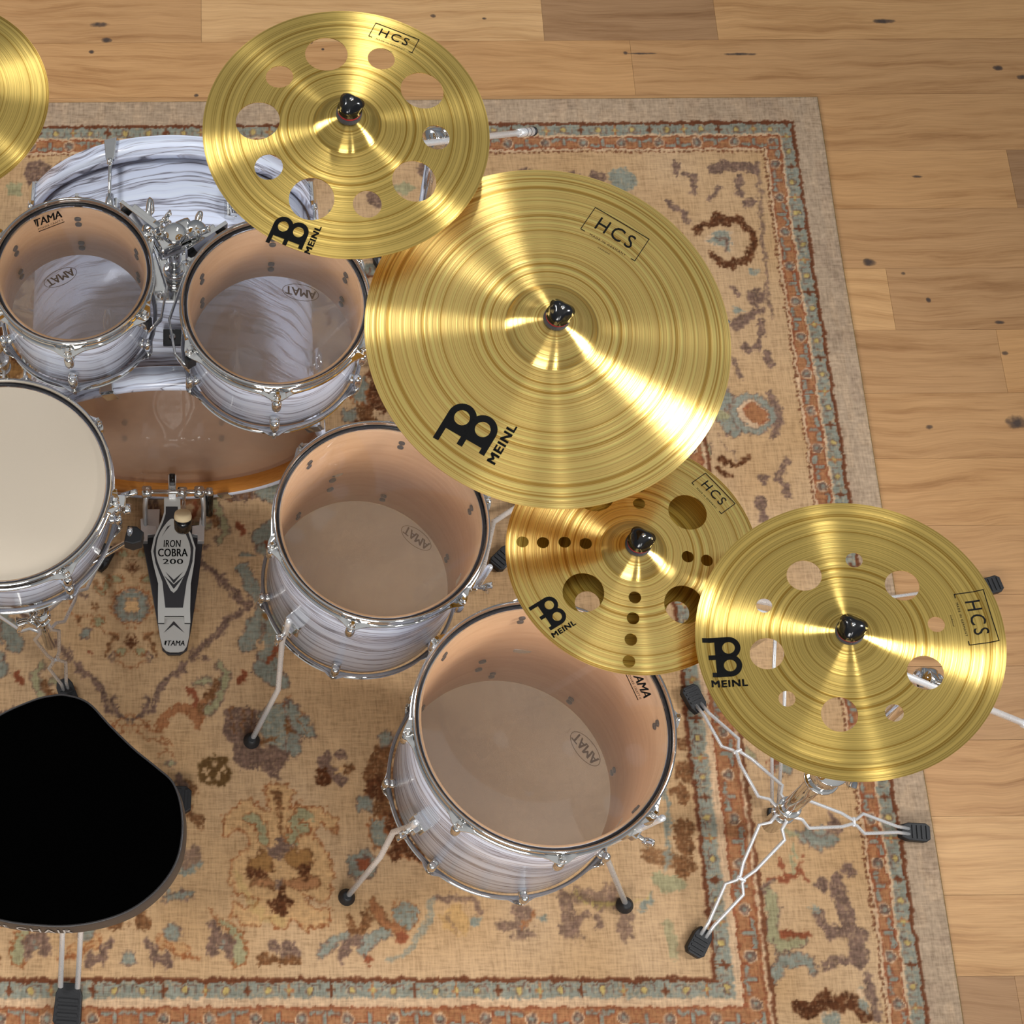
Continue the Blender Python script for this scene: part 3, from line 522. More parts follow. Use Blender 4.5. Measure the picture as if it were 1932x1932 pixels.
def build_rug():
    h = .009; fine = .0027
    xs = np.concatenate([np.arange(RX0, -.46, .02), np.arange(-.46, RX1-.006, fine), RX1-.006+np.array([0, .002, .0038, .0052, .006])])
    ys = np.concatenate([np.arange(RY0, -.08, .01), np.arange(-.08, RY1-.006, fine), RY1-.006+np.array([0, .002, .0038, .0052, .006])])
    X, Y = np.meshgrid(xs, ys); ix = np.clip((RCX+np.abs(X-RCX)-RCX)/RS, 0, nx-1.01); iy = np.clip((Y-RY0)/RS, 0, ny-1.01)
    x0 = ix.astype(int); y0 = iy.astype(int); fx = (ix-x0)[..., None]; fy = (iy-y0)[..., None]
    c = (IMG[y0, x0]*(1-fx)+IMG[y0, x0+1]*fx)*(1-fy)+(IMG[y0+1, x0]*(1-fx)+IMG[y0+1, x0+1]*fx)*fy
    e_ = np.minimum(np.minimum(X-RX0, RX1-X), np.minimum(Y-RY0, RY1-Y)); Z = h-np.where(e_ < .006, .006-np.sqrt(np.clip(.006**2-(.006-e_)**2, 0, 1)), 0)+.0008*(vnoise(X, Y, 9, 3)-.5)
    c[e_ < .004] = (132, 108, 62); c = np.clip(c, 0, 255)/255; c = np.where(c <= .04045, c/12.92, ((c+.055)/1.055)**2.4)
    Yw = Y-.0085*(RX1-X)*np.clip(Y/2.06, 0, 1)
    co = np.stack([X+.004*(vnoise(X*0, Y, 3, 8)-.5), Yw, Z], -1).reshape(-1, 3); m, k = X.shape
    idx = np.arange(m*k).reshape(m, k); q = np.stack([idx[:-1, :-1], idx[:-1, 1:], idx[1:, 1:], idx[1:, :-1]], -1).reshape(-1, 4)
    ed = np.concatenate([idx[0, :], idx[1:, -1], idx[-1, -2::-1], idx[-2:0:-1, 0]]); nb = len(ed); low = co[ed].copy(); low[:, 2] = 0.0005
    b0 = m*k; co = np.concatenate([co, low]); i = np.arange(nb); j = (i+1) % nb; q = np.concatenate([q, np.stack([ed[i], b0+i, b0+j, ed[j]], -1)])
    cc = np.concatenate([c.reshape(-1, 3), np.tile(np.array([[.22, .15, .05]]), (nb, 1))]); cc = np.concatenate([cc, np.ones((len(cc), 1))], 1)
    me = bpy.data.meshes.new('rug'); me.vertices.add(len(co)); me.vertices.foreach_set('co', co.ravel()); me.loops.add(q.size); me.loops.foreach_set('vertex_index', q.ravel().astype(np.int32))
    me.polygons.add(len(q)); me.polygons.foreach_set('loop_start', np.arange(len(q), dtype=np.int32)*4); me.update(calc_edges=True); me.validate()
    me.polygons.foreach_set('use_smooth', np.ones(len(me.polygons), bool))
    a = me.color_attributes.new('weave', 'FLOAT_COLOR', 'POINT'); a.data.foreach_set('color', cc.astype(np.float32).ravel())
    o = bpy.data.objects.new('rug', me); COL.objects.link(o)
    mt, n, p = mat('woven_wool'); t = N(n, 'ShaderNodeTexCoord'); at_ = N(n, 'ShaderNodeAttribute'); at_.attribute_name = 'weave'
    def thr(sx, sy, sc): 
        mp = N(n, 'ShaderNodeMapping'); mp.inputs['Scale'].default_value = (sx, sy, 1); n.links.new(t.outputs['Object'], mp.inputs[0])
        z = N(n, 'ShaderNodeTexNoise', Scale=sc, Detail=3.0, Roughness=.6); n.links.new(mp.outputs[0], z.inputs['Vector']); return z.outputs[0]
    a1 = thr(1, .12, 260.0); a2 = thr(.12, 1, 260.0); s_ = mth(n, 'ADD', a1, a2)
    f = ramp(n, mth(n, 'MULTIPLY', s_, .5), [(.36, (.72, .70, .68)), (.5, (.96, .96, .96)), (.62, (1.10, 1.10, 1.10))])
    mx = N(n, 'ShaderNodeMixRGB', blend_type='MULTIPLY'); mx.inputs[0].default_value = 1; n.links.new(at_.outputs['Color'], mx.inputs[1]); n.links.new(f, mx.inputs[2])
    n.links.new(mx.outputs[0], p.inputs['Base Color']); p.inputs['Roughness'].default_value = .95; p.inputs['Specular IOR Level'].default_value = .1
    bp = N(n, 'ShaderNodeBump', Strength=.5, Distance=.0015); n.links.new(s_, bp.inputs['Height']); n.links.new(bp.outputs[0], p.inputs['Normal'])
    me.materials.append(mt); tag(o, 'large traditional patterned rug in beige, rust and grey-blue under the drum kit', 'rug')
build_rug()
RUGZ = .0098
# ------------------------------------------------------------------ cymbals
def prof_cymbal(R, rb, hb, hbow, china=False):
    def z(r):
        t = min(r/R, 1.0)
        if china:
            k = .90*R
            base = hbow*(1-(min(r, k)/k)**1.5) if r <= k else (r-k)/(R-k)*.35*hbow
            return base+hb*math.exp(-(r/rb)**2*1.6)
        base = hbow*(1-t**1.7)
        if r < rb: base += hb*(1-(r/rb)**2)**.75 if r > rb*.0 else hb
        return base
    return z
def make_cymbal(name, label, group, C, n, R, rb, hb, hbow, holes, material, china=False, hpx=None, parent=None, thick=.0012):
    M = Matrix.Translation(Vector(C)) @ rot_to(Vector((n[0], n[1], 1)))
    root = empty(name, label, 'cymbal', M, group) if parent is None else parent
    if parent is None: pass
    else: WM[name+'_f'] = M
    zf = prof_cymbal(R, rb, hb, hbow, china); Mi = M.inverted(); nn = (M.to_3x3() @ Vector((0, 0, 1)))
    rs = [.0045]+[rb*k for k in (.15, .3, .45, .6, .72, .82, .9, .95, .98, 1.0, 1.03)]+[rb+(R-rb)*k/22 for k in range(1, 22)]+[R-.002, R-.0006, R]
    rs = sorted(set(round(r, 6) for r in rs)); prof = [(r, zf(r)) for r in rs]+[(r, zf(r)-thick) for r in rs[::-1]]
    b = B(); b.lathe(prof, 128, closed=True)
    me = bpy.data.meshes.new(name); me.from_pydata([tuple(v) for v in b.v], [], b.f); me.update()
    if holes:
        H = B()
        for px, py, hr in holes:
            P = onplane(px, py, M @ Vector((0, 0, hbow*.55)), nn); q = Mi @ P
            H.lathe([(0, -.03), (hr, -.03), (hr, .09), (0, .09)], 48, T=Matrix.Translation((q.x, q.y, 0)))
        hm = bpy.data.meshes.new('cut'); hm.from_pydata([tuple(v) for v in H.v], [], H.f)
        bm = bmesh.new(); bm.from_mesh(hm); bmesh.ops.remove_doubles(bm, verts=bm.verts, dist=1e-6); bmesh.ops.recalc_face_normals(bm, faces=bm.faces); bm.to_mesh(hm); bm.free()
        bm = bmesh.new(); bm.from_mesh(me); bmesh.ops.recalc_face_normals(bm, faces=bm.faces); bm.to_mesh(me); bm.free()
        ho = bpy.data.objects.new('cut', hm); o = bpy.data.objects.new('tmp', me); COL.objects.link(ho); COL.objects.link(o)
        md = o.modifiers.new('b', 'BOOLEAN'); md.operation = 'DIFFERENCE'; md.object = ho; md.solver = 'EXACT'
        bpy.context.view_layer.update(); m2 = bpy.data.meshes.new_from_object(o.evaluated_get(bpy.context.evaluated_depsgraph_get()))
        bpy.data.objects.remove(o); bpy.data.objects.remove(ho); bpy.data.meshes.remove(hm); me = m2
    else:
        bm = bmesh.new(); bm.from_mesh(me); bmesh.ops.recalc_face_normals(bm, faces=bm.faces); bm.to_mesh(me); bm.free()
    me.name = name; me.materials.clear(); me.materials.append(material); me.polygons.foreach_set('material_index', [0]*len(me.polygons))
    me.polygons.foreach_set('use_smooth', [True]*len(me.polygons)); me.update()
    ns = []; e = 1e-4; V = me.vertices
    for p in me.polygons:
        pn = p.normal
        for vi in p.vertices:
            c = V[vi].co; r = math.hypot(c.x, c.y)
            if abs(pn.z) > .6 and r > .005:
                s = (zf(r+e)-zf(max(r-e, 0)))/(2*e); v = Vector((-s*c.x/r, -s*c.y/r, 1)).normalized(); ns.append(v if pn.z > 0 else -v)
            else: ns.append(pn.copy())
    me.normals_split_custom_set(ns)
    o = bpy.data.objects.new('disc', me); COL.objects.link(o); o.parent = root; WM[o.name] = M
    def loc(px, py): q = Mi @ onplane(px, py, M @ Vector((0, 0, hbow*.5)), nn); return Vector((q.x, q.y))
    def surf(u, v): return M @ Vector((u, v, zf(math.hypot(u, v))+.0005))
    return root, loc, surf, M, zf
def meinl_logo(root, loc, surf, c1, c2, rest=1.0):
    a = loc(*c1); b = loc(*c2); mid = (a+b)/2; d = (b-a); U = d.length*1.0; d.normalize(); r = Vector((-d.y, d.x)); up = -d
    f = lambda u, v: surf(*(mid+r*u*U+up*v*U))
    P = [ring2(0, .5, .62, .33), ring2(0, -.5, .62, .33), rect2(-1.34, .86, -.02, 1.12), rect2(-1.08, -.13, -.32, .13), rect2(-.95, -1.12, -.02, -.86), rect2(-.72, -.9, -.48, 1.0)]
    decal('emblem', P, f, INK, root, cut=.3)
    vs, fs = text_geo('MEINL', 0, 0, 1.12)
    decal('brand_lettering', [([(x*1.85-.12+d, y*.36-1.50+e) for x, y in vs], fs) for d in (-.022, 0, .022) for e in (-.015, .015)], f, INK, root, cut=.3)
def hcs_box(root, loc, surf, TL, TR, BR, BL):
    a, b, c, d = [loc(*p) for p in (TL, TR, BR, BL)]
    m = (a+b+c+d)/4; r = ((b-a)+(c-d)).normalized(); w = ((b-a).length+(c-d).length)/2; h = ((d-a).length+(c-b).length)/2; up = Vector((-r.y, r.x)); f = lambda u, v: surf(*(m+r*u+up*v))
    w2, h2, t = w/2, h/2, .0011; P = [seg2((-w2, h2), (w2, h2), t), seg2((-w2, -h2), (-w2, h2), t), seg2((w2, -h2), (w2, h2), t), seg2((-w2, -h2), (-w2*.86, -h2), t), seg2((w2, -h2), (w2*.86, -h2), t)]
    vs, fs = text_geo('HCS', 0, 0, 1.25); P.append(([(x*w*.66, y*h*.52+h*.04) for x, y in vs], fs)); decal('series_lettering', P, f, INK, root, cut=.012)
    vs, fs = text_geo('MADE IN GERMANY', 0, 0, 1.2); P = [([(x*w*.66, y*.0026-h2) for x, y in vs], fs)]
    vs, fs = text_geo('traditional', 0, 0, 1.1); P.append(([(x*w*.22, y*.0022-h2-.012) for x, y in vs], fs)); decal('small_print', P, f, INK, root, cut=.012)
GRP = 'brass cymbals on stands'
crash, l, s, MCR, ZCR = make_cymbal('holed_crash_cymbal', 'brass cymbal with ten round cut-outs hanging over the bass drum', None, (.2347, 1.219, 1.1668), (-.002, .003), .2032, .047, .020, .020,
    [(615.8, 102, .0305), (719.4, 111, .0195), (527.3, 144.7, .0195), (796.5, 170.6, .031), (486.3, 227.8, .031), (822.7, 259, .0195), (507, 314.6, .0198), (588, 375, .0315), (693, 385, .0200), (781.7, 341.5, .031)], BRASS2)
meinl_logo(crash, l, s, (535, 423), (563.7, 434)); hcs_box(crash, l, s, (710, 37), (791, 69), (779, 97), (696.6, 66))
ride, l, s, MRI, ZRI = make_cymbal('ride_cymbal', 'largest brass cymbal, without any cut-outs, at the centre of the kit', None, (.5096, .9284, 1.1139), (.004, -.044), .254, .063, .024, .026, [], BRASS)
meinl_logo(ride, l, s, (872, 787.5), (911, 810)); hcs_box(ride, l, s, (1125.4, 388.7), (1228, 449), (1196, 492), (1094.8, 432))
stk, l, s, MST, ZST = make_cymbal('stack_top_cymbal', 'brass cymbal with crossing rows of small holes, lying on a second cymbal', None, (.6452, .6575, .9531), (-.061, .046), .178, .045, .022, .018,
    [(1297, 966.7, .0275), (1100.3, 1118.5, .0285), (1290, 1141, .0275), (1122, 933, .0275), (987, 1019.5, .0086), (1025, 1022.7, .0086), (1065, 1023.5, .0086), (1104, 1027.4, .0086), (1296.4, 1052, .0086), (1333.4, 1057.8, .0086), (1372, 1064, .0086),
     (1409, 1070, .0086), (1204.6, 952, .0086), (1206, 919, .0086), (1208, 884, .0086), (1196.6, 1129, .0086), (1194, 1167, .0086), (1191, 1205.6, .0086), (1188.7, 1245, .0086)], BRASS)
meinl_logo(stk, l, s, (1037, 1140), (1052, 1161.5)); hcs_box(stk, l, s, (1334, 889), (1390, 947), (1362, 967), (1306, 909))
q = MST @ Vector((0, 0, -.026))
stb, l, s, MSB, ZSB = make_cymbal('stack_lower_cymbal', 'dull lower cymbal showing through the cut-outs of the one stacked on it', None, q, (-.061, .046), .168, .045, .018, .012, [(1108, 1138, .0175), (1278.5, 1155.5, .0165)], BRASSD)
chi, l, s, MCH, ZCH = make_cymbal('china_cymbal', 'tilted brass cymbal with ten holes and smooth bell, nearest the wooden floor', None, (.8913, .5089, 1.0493), (-.271, .025), .192, .055, .020, .014,
    [(1517, 1086, .0222), (1611.7, 1056.3, .0107), (1702, 1104.5, .0214), (1441.9, 1142, .0102), (1446.9, 1233, .0216), (1766.9, 1177.6, .0105), (1746, 1269, .0225), (1485, 1317.8, .0105), (1584, 1347.8, .0226), (1687.8, 1344.4, .0114)], BRASS2, china=True)
meinl_logo(chi, l, s, (1374.7, 1220.8), (1378, 1254)); hcs_box(chi, l, s, (1856, 1110.5), (1886.5, 1207.5), (1830, 1215), (1801.8, 1120))
lef, l, s, MLE, ZLE = make_cymbal('left_cymbal', 'plain brass cymbal cut by the left edge of the photo, above the rug corner', None, (-.374, 1.333, 1.08), (0, .02), .178, .045, .020, .020, [], BRASS2)
lef.name = 'edge_cymbal'; WM['edge_cymbal'] = MLE
# ------------------------------------------------------------------ cymbal stands
def top_fitting(root, M, z0):
    """felts, sleeve and wing nut that hold a cymbal on its rod"""
    T = M
    for nm, pr, m in (('felt_washer', [(.006, z0), (.017, z0), (.018, z0+.002), (.018, z0+.008), (.017, z0+.010), (.006, z0+.010)], FELT), ('red_felt', [(.006, z0+.0101), (.0165, z0+.0101), (.017, z0+.014), (.006, z0+.014)], REDF)):
        b = B(); b.lathe(pr, 32, T=T, closed=True); b.build(nm, m, root)
    b = B(); b.lathe([(0, z0+.0142), (.017, z0+.0142), (.0175, z0+.017), (.0155, z0+.019), (.0165, z0+.021), (.0165, z0+.027), (.013, z0+.030), (.011, z0+.034), (.006, z0+.0365), (0, z0+.037)], 36, T=T,
        rf=lambda a, j, r, z: (r*(1+(.16*math.cos(3*a) if z > z0+.021 and r > .008 else 0)), z)); b.build('wing_nut', PLAST, root)
    b = B(); b.lathe([(0, z0+.036), (.0028, z0+.036), (.0028, z0+.040), (0, z0+.0405)], 16, T=T); b.build('rod_tip', CHROME, root)
    b = B(); b.lathe([(0, -.055), (.0038, -.055), (.0038, z0+.02), (0, z0+.02)], 14, T=T); b.lathe([(.0045, -.030), (.016, -.030), (.016, -.004+0*z0), (.0045, -.004)], 28, T=T @ Matrix.Translation((0, 0, 0)), closed=True, mi=1)
    b.build('tilter_rod', [CHROME, FELT], root)
def wing_bolt(b, p, d, u, L=.022, mi=0):
    p = Vector(p); d = Vector(d).normalized(); u = Vector(u).normalized(); b.cyl(p, p+d*.018, .0045, 12, mi); c = p+d*.018
    b.cyl(c-d*.004, c+d*.006, .007, 12, mi)
    for s in (1, -1): b.tube(smoothpts([c, c+u*s*L*.5+d*.002, c+u*s*L+d*.010], 4), .004, 10, mi, flat=(.0065, .0028))
def clamp(b, c, ax, r=.017, L=.03, mi=0):
    ax = Vector(ax).normalized(); c = Vector(c); b.cyl(c-ax*L/2, c+ax*L/2, r, 20, mi); b.cyl(c-ax*(L/2+.003), c-ax*(L/2-.002), r*1.12, 20, mi); b.cyl(c+ax*(L/2-.002), c+ax*(L/2+.003), r*1.12, 20, mi)
def rubber_foot(root, p, d, s=1.0, nm='rubber_foot'):
    """wedge-shaped rubber foot at the end of a double-braced leg, pointing along d"""
    d = Vector((d[0], d[1], 0)).normalized(); R = Matrix((Vector((-d.y, d.x, 0))*1, d, Vector((0, 0, 1)))).transposed().to_4x4()
    T = Matrix.Translation(Vector((p[0], p[1], RUGZ))) @ R; b = B()
    out = [(-.011, -.026), (.011, -.026), (.017, -.012), (.018, .022), (.012, .030), (-.012, .030), (-.018, .022), (-.017, -.012)]
    b.prism([(x*s, y*s) for x, y in out], 0, .020*s, T, bev=.002)
    for k in range(4): b.box((0, (-.004+.009*k)*s, .0206*s), (.026*s, .0035*s, .003*s), T.to_3x3().to_4x4()) if False else b.add(*boxgeo((0, (-.004+.009*k)*s, .0205*s), (.026*s, .0035*s, .003*s)), 0, False, T)
    return b.build(nm, RUBBER, root)
def boxgeo(c, sz):
    x, y, z = [d/2 for d in sz]; v = [(c[0]+i*x, c[1]+j*y, c[2]+k*z) for i in (-1, 1) for j in (-1, 1) for k in (-1, 1)]
    return v, [[0, 1, 3, 2], [4, 6, 7, 5], [0, 4, 5, 1], [2, 3, 7, 6], [0, 2, 6, 4], [1, 5, 7, 3]]
def wire_leg(root, hub, foot, zh, w=.026, brace=None):
    """double-braced leg: two bent rods from the hub to one foot"""
    hub = Vector((hub[0], hub[1], zh)); f = Vector((foot[0], foot[1], RUGZ+.018)); d = f-hub; side = Vector((-d.y, d.x, 0)).normalized(); b = B()
    for s in (1, -1):
        prof = [(0, .35), (.12, .45), (.17, 1.0), (.44, .50), (.52, .18), (.56, .22), (.62, .72), (.90, .22), (1, .20)]
        b.tube([hub+d*t+side*s*w*k for t, k in prof], .0035, 8)
    c = hub+d*.54; b.cyl(c-side*w*.35, c+side*w*.35, .004, 10)
    leg = b.build('leg', STEEL, root); rubber_foot(leg, f+d.normalized()*.012, d); return leg
def stand(name, label, base, feet, top, fitM, fitz, hub_z=.13, boom=None, legs=True, hc=.55, hs=1.0):
    """base/top: lower and upper end of the upright; boom: (clamp point, tail point)"""
    base = Vector(base); top = Vector(top); root = empty(name, label, 'cymbal stand', (base.x, base.y, 0)); ax = (top-base).normalized()
    L = (top-base).length; b = B(); b.cyl(base, base+ax*L*hc, .0125*(1+(hs-1)*.5), 20); b.build('lower_tube', CHROME, root)
    b = B(); b.cyl(base+ax*L*(hc-.03), top, .0095, 20); b.build('upper_tube', CHROME, root)
    b = B(); m = base+ax*L*hc; clamp(b, m, ax, .018*hs, .034*hs); wing_bolt(b, m+Vector((.018, 0, 0)), (1, -.4, 0), (0, .3, 1)); b.build('height_clamp', CHROME, root)
    b = B(); h = base+ax*((hub_z-base.z)/ax.z); clamp(b, h, ax, .019, .04); b.build('leg_collar', CHROME, root)
    for f in feet: wire_leg(root, (h.x, h.y), f, hub_z)
    if boom:
        c, tail = Vector(boom[0]), Vector(boom[1]); d = (c-tail).normalized(); tip = M_tip(fitM)
        b = B(); b.cyl(tail, tip, .0052, 16); b.cyl(tail, tail+(tip-tail).normalized()*.045, .0075, 16); b.cyl(tail-(tip-tail).normalized()*.006, tail, .008, 16, 1)
        for t in (.012, .024): b.cyl(tail+(tip-tail).normalized()*t, tail+(tip-tail).normalized()*(t+.0015), .0078, 16, 1)
        b.build('boom_arm', [STEEL, RUBBER], root)
        b = B(); clamp(b, c, d, .014, .028); b.cyl(top-ax*.02, c, .012, 18); b.cyl(c+Vector((0, -.012, -.006)), c+Vector((0, .018, -.006)), .017, 20); wing_bolt(b, c+Vector((.012, -.004, .006)), (.7, -.3, .5), (-.4, .8, .2)); b.build('boom_clamp', CHROME, root)
    else:
        tip = M_tip(fitM); b = B(); b.cyl(top, tip, .006, 14); clamp(b, tip, (1, 0, 0), .010, .026); b.build('tilter', CHROME, root)
    top_fitting(root, fitM, fitz); return root
def V_(*a): return Vector(a)
def M_tip(M): return M @ Vector((0, 0, -.055))
# crash stand: boom runs west to east below the crash cymbal
zt = at(745, 700, .0); cl = at(822, 262, .93)
stand('boom_cymbal_stand', 'chrome boom stand holding the cymbal above the bass drum', (zt.x, zt.y, .03), [at(717, 500)[:2], at(905, 830)[:2], at(960, 600)[:2]], (cl.x, cl.y, cl.z-.02), MCR, ZCR(0.0) if 0 else .040, boom=(cl, at(1004, 248, .80)))
rb = at(1080, 915, 0); rt = Vector((rb.x, rb.y, .80)); cc = Vector((rb.x, rb.y, .82)); tp = M_tip(MRI); dd = (cc-tp).normalized()
stand('boom_cymbal_stand', 'chrome boom stand hidden under the largest brass cymbal', (rb.x, rb.y, .03), [at(953, 1050)[:2], at(1290, 980)[:2], at(1060, 720)[:2]], rt, MRI, .050, boom=(cc, cc+dd*.05))
# leaning stand beside the big floor tom carries the china cymbal
b0 = at(1452, 1558, .05); t0 = at(1545, 1478, .42); c0 = at(1752, 1284, .86); dv = (c0-b0).normalized()
rs_ = stand('boom_cymbal_stand', 'chrome boom stand with three wire legs beside the large floor tom', b0, [at(1318, 1768)[:2], at(1703, 1572)[:2], at(1309, 1334)[:2]], c0-dv*.03, MCH, .0345, hub_z=.16, boom=(c0, at(1960, 1376, .70)), hc=.44, hs=1.5)
b = B(); m_ = b0+dv*(.44*(c0-b0).length); b.cyl(m_+V_(.02, .002, -.02), m_+V_(.055, .01, -.005), .012, 16); wing_bolt(b, m_+V_(.045, .006, -.01), (.6, -1, .2), (.5, .3, 1), .024); b.build('memory_lock', CHROME, rs_)
# low stand whose long boom reaches under the stacked pair
l0 = at(1405, 1222, 0); lc = Vector((l0.x, l0.y, .30)); tp = M_tip(MSB); rl = empty('low_boom_stand', 'low chrome boom stand under the tilted holed cymbal, one foot on the wooden floor', 'cymbal stand', l0)
b = B(); b.cyl((l0.x, l0.y, .02), lc, .011, 18); b.build('lower_tube', CHROME, rl); b = B(); clamp(b, lc, (tp-lc), .017, .034); wing_bolt(b, lc+Vector((0, -.015, 0)), (.2, -1, 0), (0, .2, 1)); b.build('boom_clamp', CHROME, rl)
b = B(); b.cyl(lc+(lc-tp)*.06, tp, .0065, 14); b.build('boom_arm', STEEL, rl); top_fitting(rl, MST, .040)
for f in (at(1856, 1110), at(1452, 1540), at(1180, 1100)):
    e_ = Vector((f.x, f.y, RUGZ+.018 if f.x < 1.47 else .018)); h_ = Vector((l0.x, l0.y, .20)); d = e_-h_; sd = Vector((-d.y, d.x, 0)).normalized(); b = B()
    for s_ in (1, -1): b.tube([h_+sd*s_*.010, h_+d*.5+sd*s_*.012, h_+d*.95+sd*s_*.006], .0035, 8)
    lg = b.build('leg', STEEL, rl)
    zz_ = RUGZ; RUGZ = RUGZ if f.x < 1.47 else 0.0; rubber_foot(lg, e_, d, 1.0 if f.x > 1.47 else .55); RUGZ = zz_
lb = MLE.translation; root = stand('cymbal_stand', 'chrome straight stand under the cymbal cut by the left edge', (lb.x, lb.y, .03), [(lb.x-.26, lb.y-.06), (lb.x-.04, lb.y-.26), (lb.x-.16, lb.y+.22)], (lb.x, lb.y, .95), MLE, .040)
# ------------------------------------------------------------------ drums
def bump_(a, a0, w): d = (a-a0+math.pi) % (2*math.pi)-math.pi; return math.exp(-(d/w)**2)
def hoop(b, R, z, s, lugs, mi=0):
    """flanged chrome hoop; z is the head's level, s is +1 at the top and -1 at the bottom"""
    pr = [(R+.0035, .001), (R+.004, .010), (R+.0062, .0128), (R+.0090, .0118), (R+.0096, .0092), (R+.0078, .0086), (R+.0062, -.002), (R+.0072, -.0085), (R+.0110, -.0102), (R+.0112, -.0124), (R+.0060, -.0124), (R+.0045, -.010), (R+.0035, -.004)]
    def rf(a, j, r, zz):
        k = max(bump_(a, l, .016/R) for l in lugs)
        if j in (8, 9): r += .0125*k
        if j == 7: r += .002*k
        return r, z+s*zz
    b.lathe([(r, zz) for r, zz in pr], 144, mi, closed=True, rf=rf)
def make_drum(name, label, cat, M, R, D, lugs, logo=None, coated=False, reso=True, lugpx=.0, vents=(), group=None, logo2=None, deep=False):
    root = empty(name, label, cat, M, group); Ri = R-.0065
    b = B(); b.T = M; b.lathe([(Ri, .004), (R, .004), (R, D-.004), (R-.0025, D-.0005), (Ri, D-.002)], 128, closed=True, mis=[1, 0, 0, 1, 1]); b.build('shell', [MARBLE, MAPLE], root)
    b = B(); b.T = M; hoop(b, R, D, 1, lugs); b.build('batter_hoop', CHROME, root, auto=60)
    b = B(); b.T = M; hoop(b, R, 0, -1, lugs); b.build('bottom_hoop', CHROME, root, auto=60)
    b = B(); b.T = M; b.lathe([(R-.0015, D+.0006), (R+.0015, D+.0004), (R+.0022, D-.006), (R+.003, D-.007), (R+.003, D+.0012), (R-.001, D+.0012)], 96, closed=True); b.build('head_rim', CHAR, root)  # dark colour paints in the shadow line between head and hoop
    def disk(z): 
        q = B(); q.T = M; r = [0, .3, .6, .85, .97, 1]; vs = [(0, 0, z)]; n = 64; fs = []
        for k in r[1:]:
            for i in range(n): a = 2*math.pi*i/n; vs.append(((R-.0035)*k*math.cos(a), (R-.0035)*k*math.sin(a), z))
        for i in range(n): fs.append([0, 1+i, 1+(i+1) % n])
        for t in range(4):
            for i in range(n): fs.append([1+t*n+i, 1+(t+1)*n+i, 1+(t+1)*n+(i+1) % n, 1+t*n+(i+1) % n])
        q.add(vs, fs); return q
    hd = disk(D+.001).build('batter_head', COATED if coated else CLEAR, root)
    rh = disk(-.001).build('bottom_head', HAZY, root)
    ll = min(.034, D*.2)
    for a in lugs:
        T = M @ Matrix.Rotation(a, 4, 'Z'); ur = R+.0165
        for s, zc in ((1, D-.034-ll*.2), (-1, .034+ll*.2)):
            if D < .15: zc = D*.5+s*.024
            b = B(); b.T = T; b.cyl((R-.002, 0, zc), (R+.012, 0, zc), .0085, 18); b.lathe([(0, -ll*.5), (.005, -ll*.5), (.0078, -ll*.32), (.0085, 0), (.0078, ll*.32), (.005, ll*.5), (0, ll*.5)], 18, T=Matrix.Translation((ur, 0, zc)))
            for k in (-1, 1): b.cyl((Ri+.0005, 0, zc+k*.009), (Ri-.0035, 0, zc+k*.009), .0058, 14, 1)
            b.build('lug', [CHROME, SCREW], root)
            b = B(); b.T = T; e = D+.0 if s > 0 else 0; b.cyl((ur, 0, zc+s*ll*.4), (ur, 0, e-s*.012), .0028, 10); b.cyl((ur, 0, e-s*.0105), (ur, 0, e-s*.0085), .0065, 14); b.cyl((ur, 0, e-s*.0085), (ur, 0, e-s*.001), .0045, 10); b.box((ur, 0, e+s*.003), (.006, .006, .008))
            b.build('tension_rod', CHROME, root)
    def lg(px, dirpx, size, z, m, txt, mirror=False):
        nn = M.to_3x3() @ Vector((0, 0, 1)); p0 = M @ Vector((0, 0, z)); Mi = M.inverted(); a = Mi @ onplane(*px, p0, nn); c = Mi @ onplane(*dirpx, p0, nn); r = Vector((c.x-a.x, c.y-a.y)).normalized(); up = Vector((-r.y, r.x))*(-1 if mirror else 1)
        f = lambda u, v: M @ Vector((a.x+(r*u+up*v).x*size, a.y+(r*u+up*v).y*size, z))
        vs, fs = text_geo(txt, .25, 0, .95); P = [([(x+d, y*.30+.08) for x, y in vs], fs) for d in (-.012, .012)]
        P.append(([(-.5, .23), (-.42, .23), (-.5, -.07)], [[0, 1, 2]])) if not mirror else None
        if not mirror:
            vs, fs = text_geo('POWER CRAFT II'); P += [([(x*.96, y*.08-.18) for x, y in vs], fs), rect2(-.5, -.29, .5, -.26)]
        else:
            n = 30; o = []
            for i in range(n):
                t1 = 2*math.pi*i/n; t2 = 2*math.pi*(i+1)/n; P.append(seg2((.62*math.cos(t1), .08+.3*math.sin(t1)), (.62*math.cos(t2), .08+.3*math.sin(t2)), .02))
        decal('head_print', P, f, m, hd if not mirror else rh)
    if logo: lg(*logo, D+.0016, INK, 'TAMA')
    if logo2: lg(*logo2, .0004, GREYINK, 'TAMA', True)
    return root, hd
def drumM(C, n, D): n = Vector((n[0], n[1], 1)).normalized(); return Matrix.Translation(Vector(C)-n*D) @ rot_to(n)
dg = lambda *L: [a*D2R for a in L]
M10 = drumM((-.1773, 1.1945, .789), (-.010, -.008), .165)
t10, _ = make_drum('rack_tom', 'smallest drum, white streaked shell, mounted left above the bass drum', 'tom drum', M10, .125, .165, dg(268, 208, 328, 28, 88, 148), logo=((92, 416), (118, 406), .046), logo2=((112, 520), (140, 507), .05))
M12 = drumM((.1556, 1.139, .786), (-.02, .018), .166)
t12, _ = make_drum('rack_tom', 'second rack drum, white streaked shell, partly under the holed cymbal', 'tom drum', M12, .1464, .166, dg(270, 210, 330, 30, 90, 150), logo2=((568, 548), (592, 553), .052))
M14 = drumM((.3452, .846, .544), (.008, .048), .33)
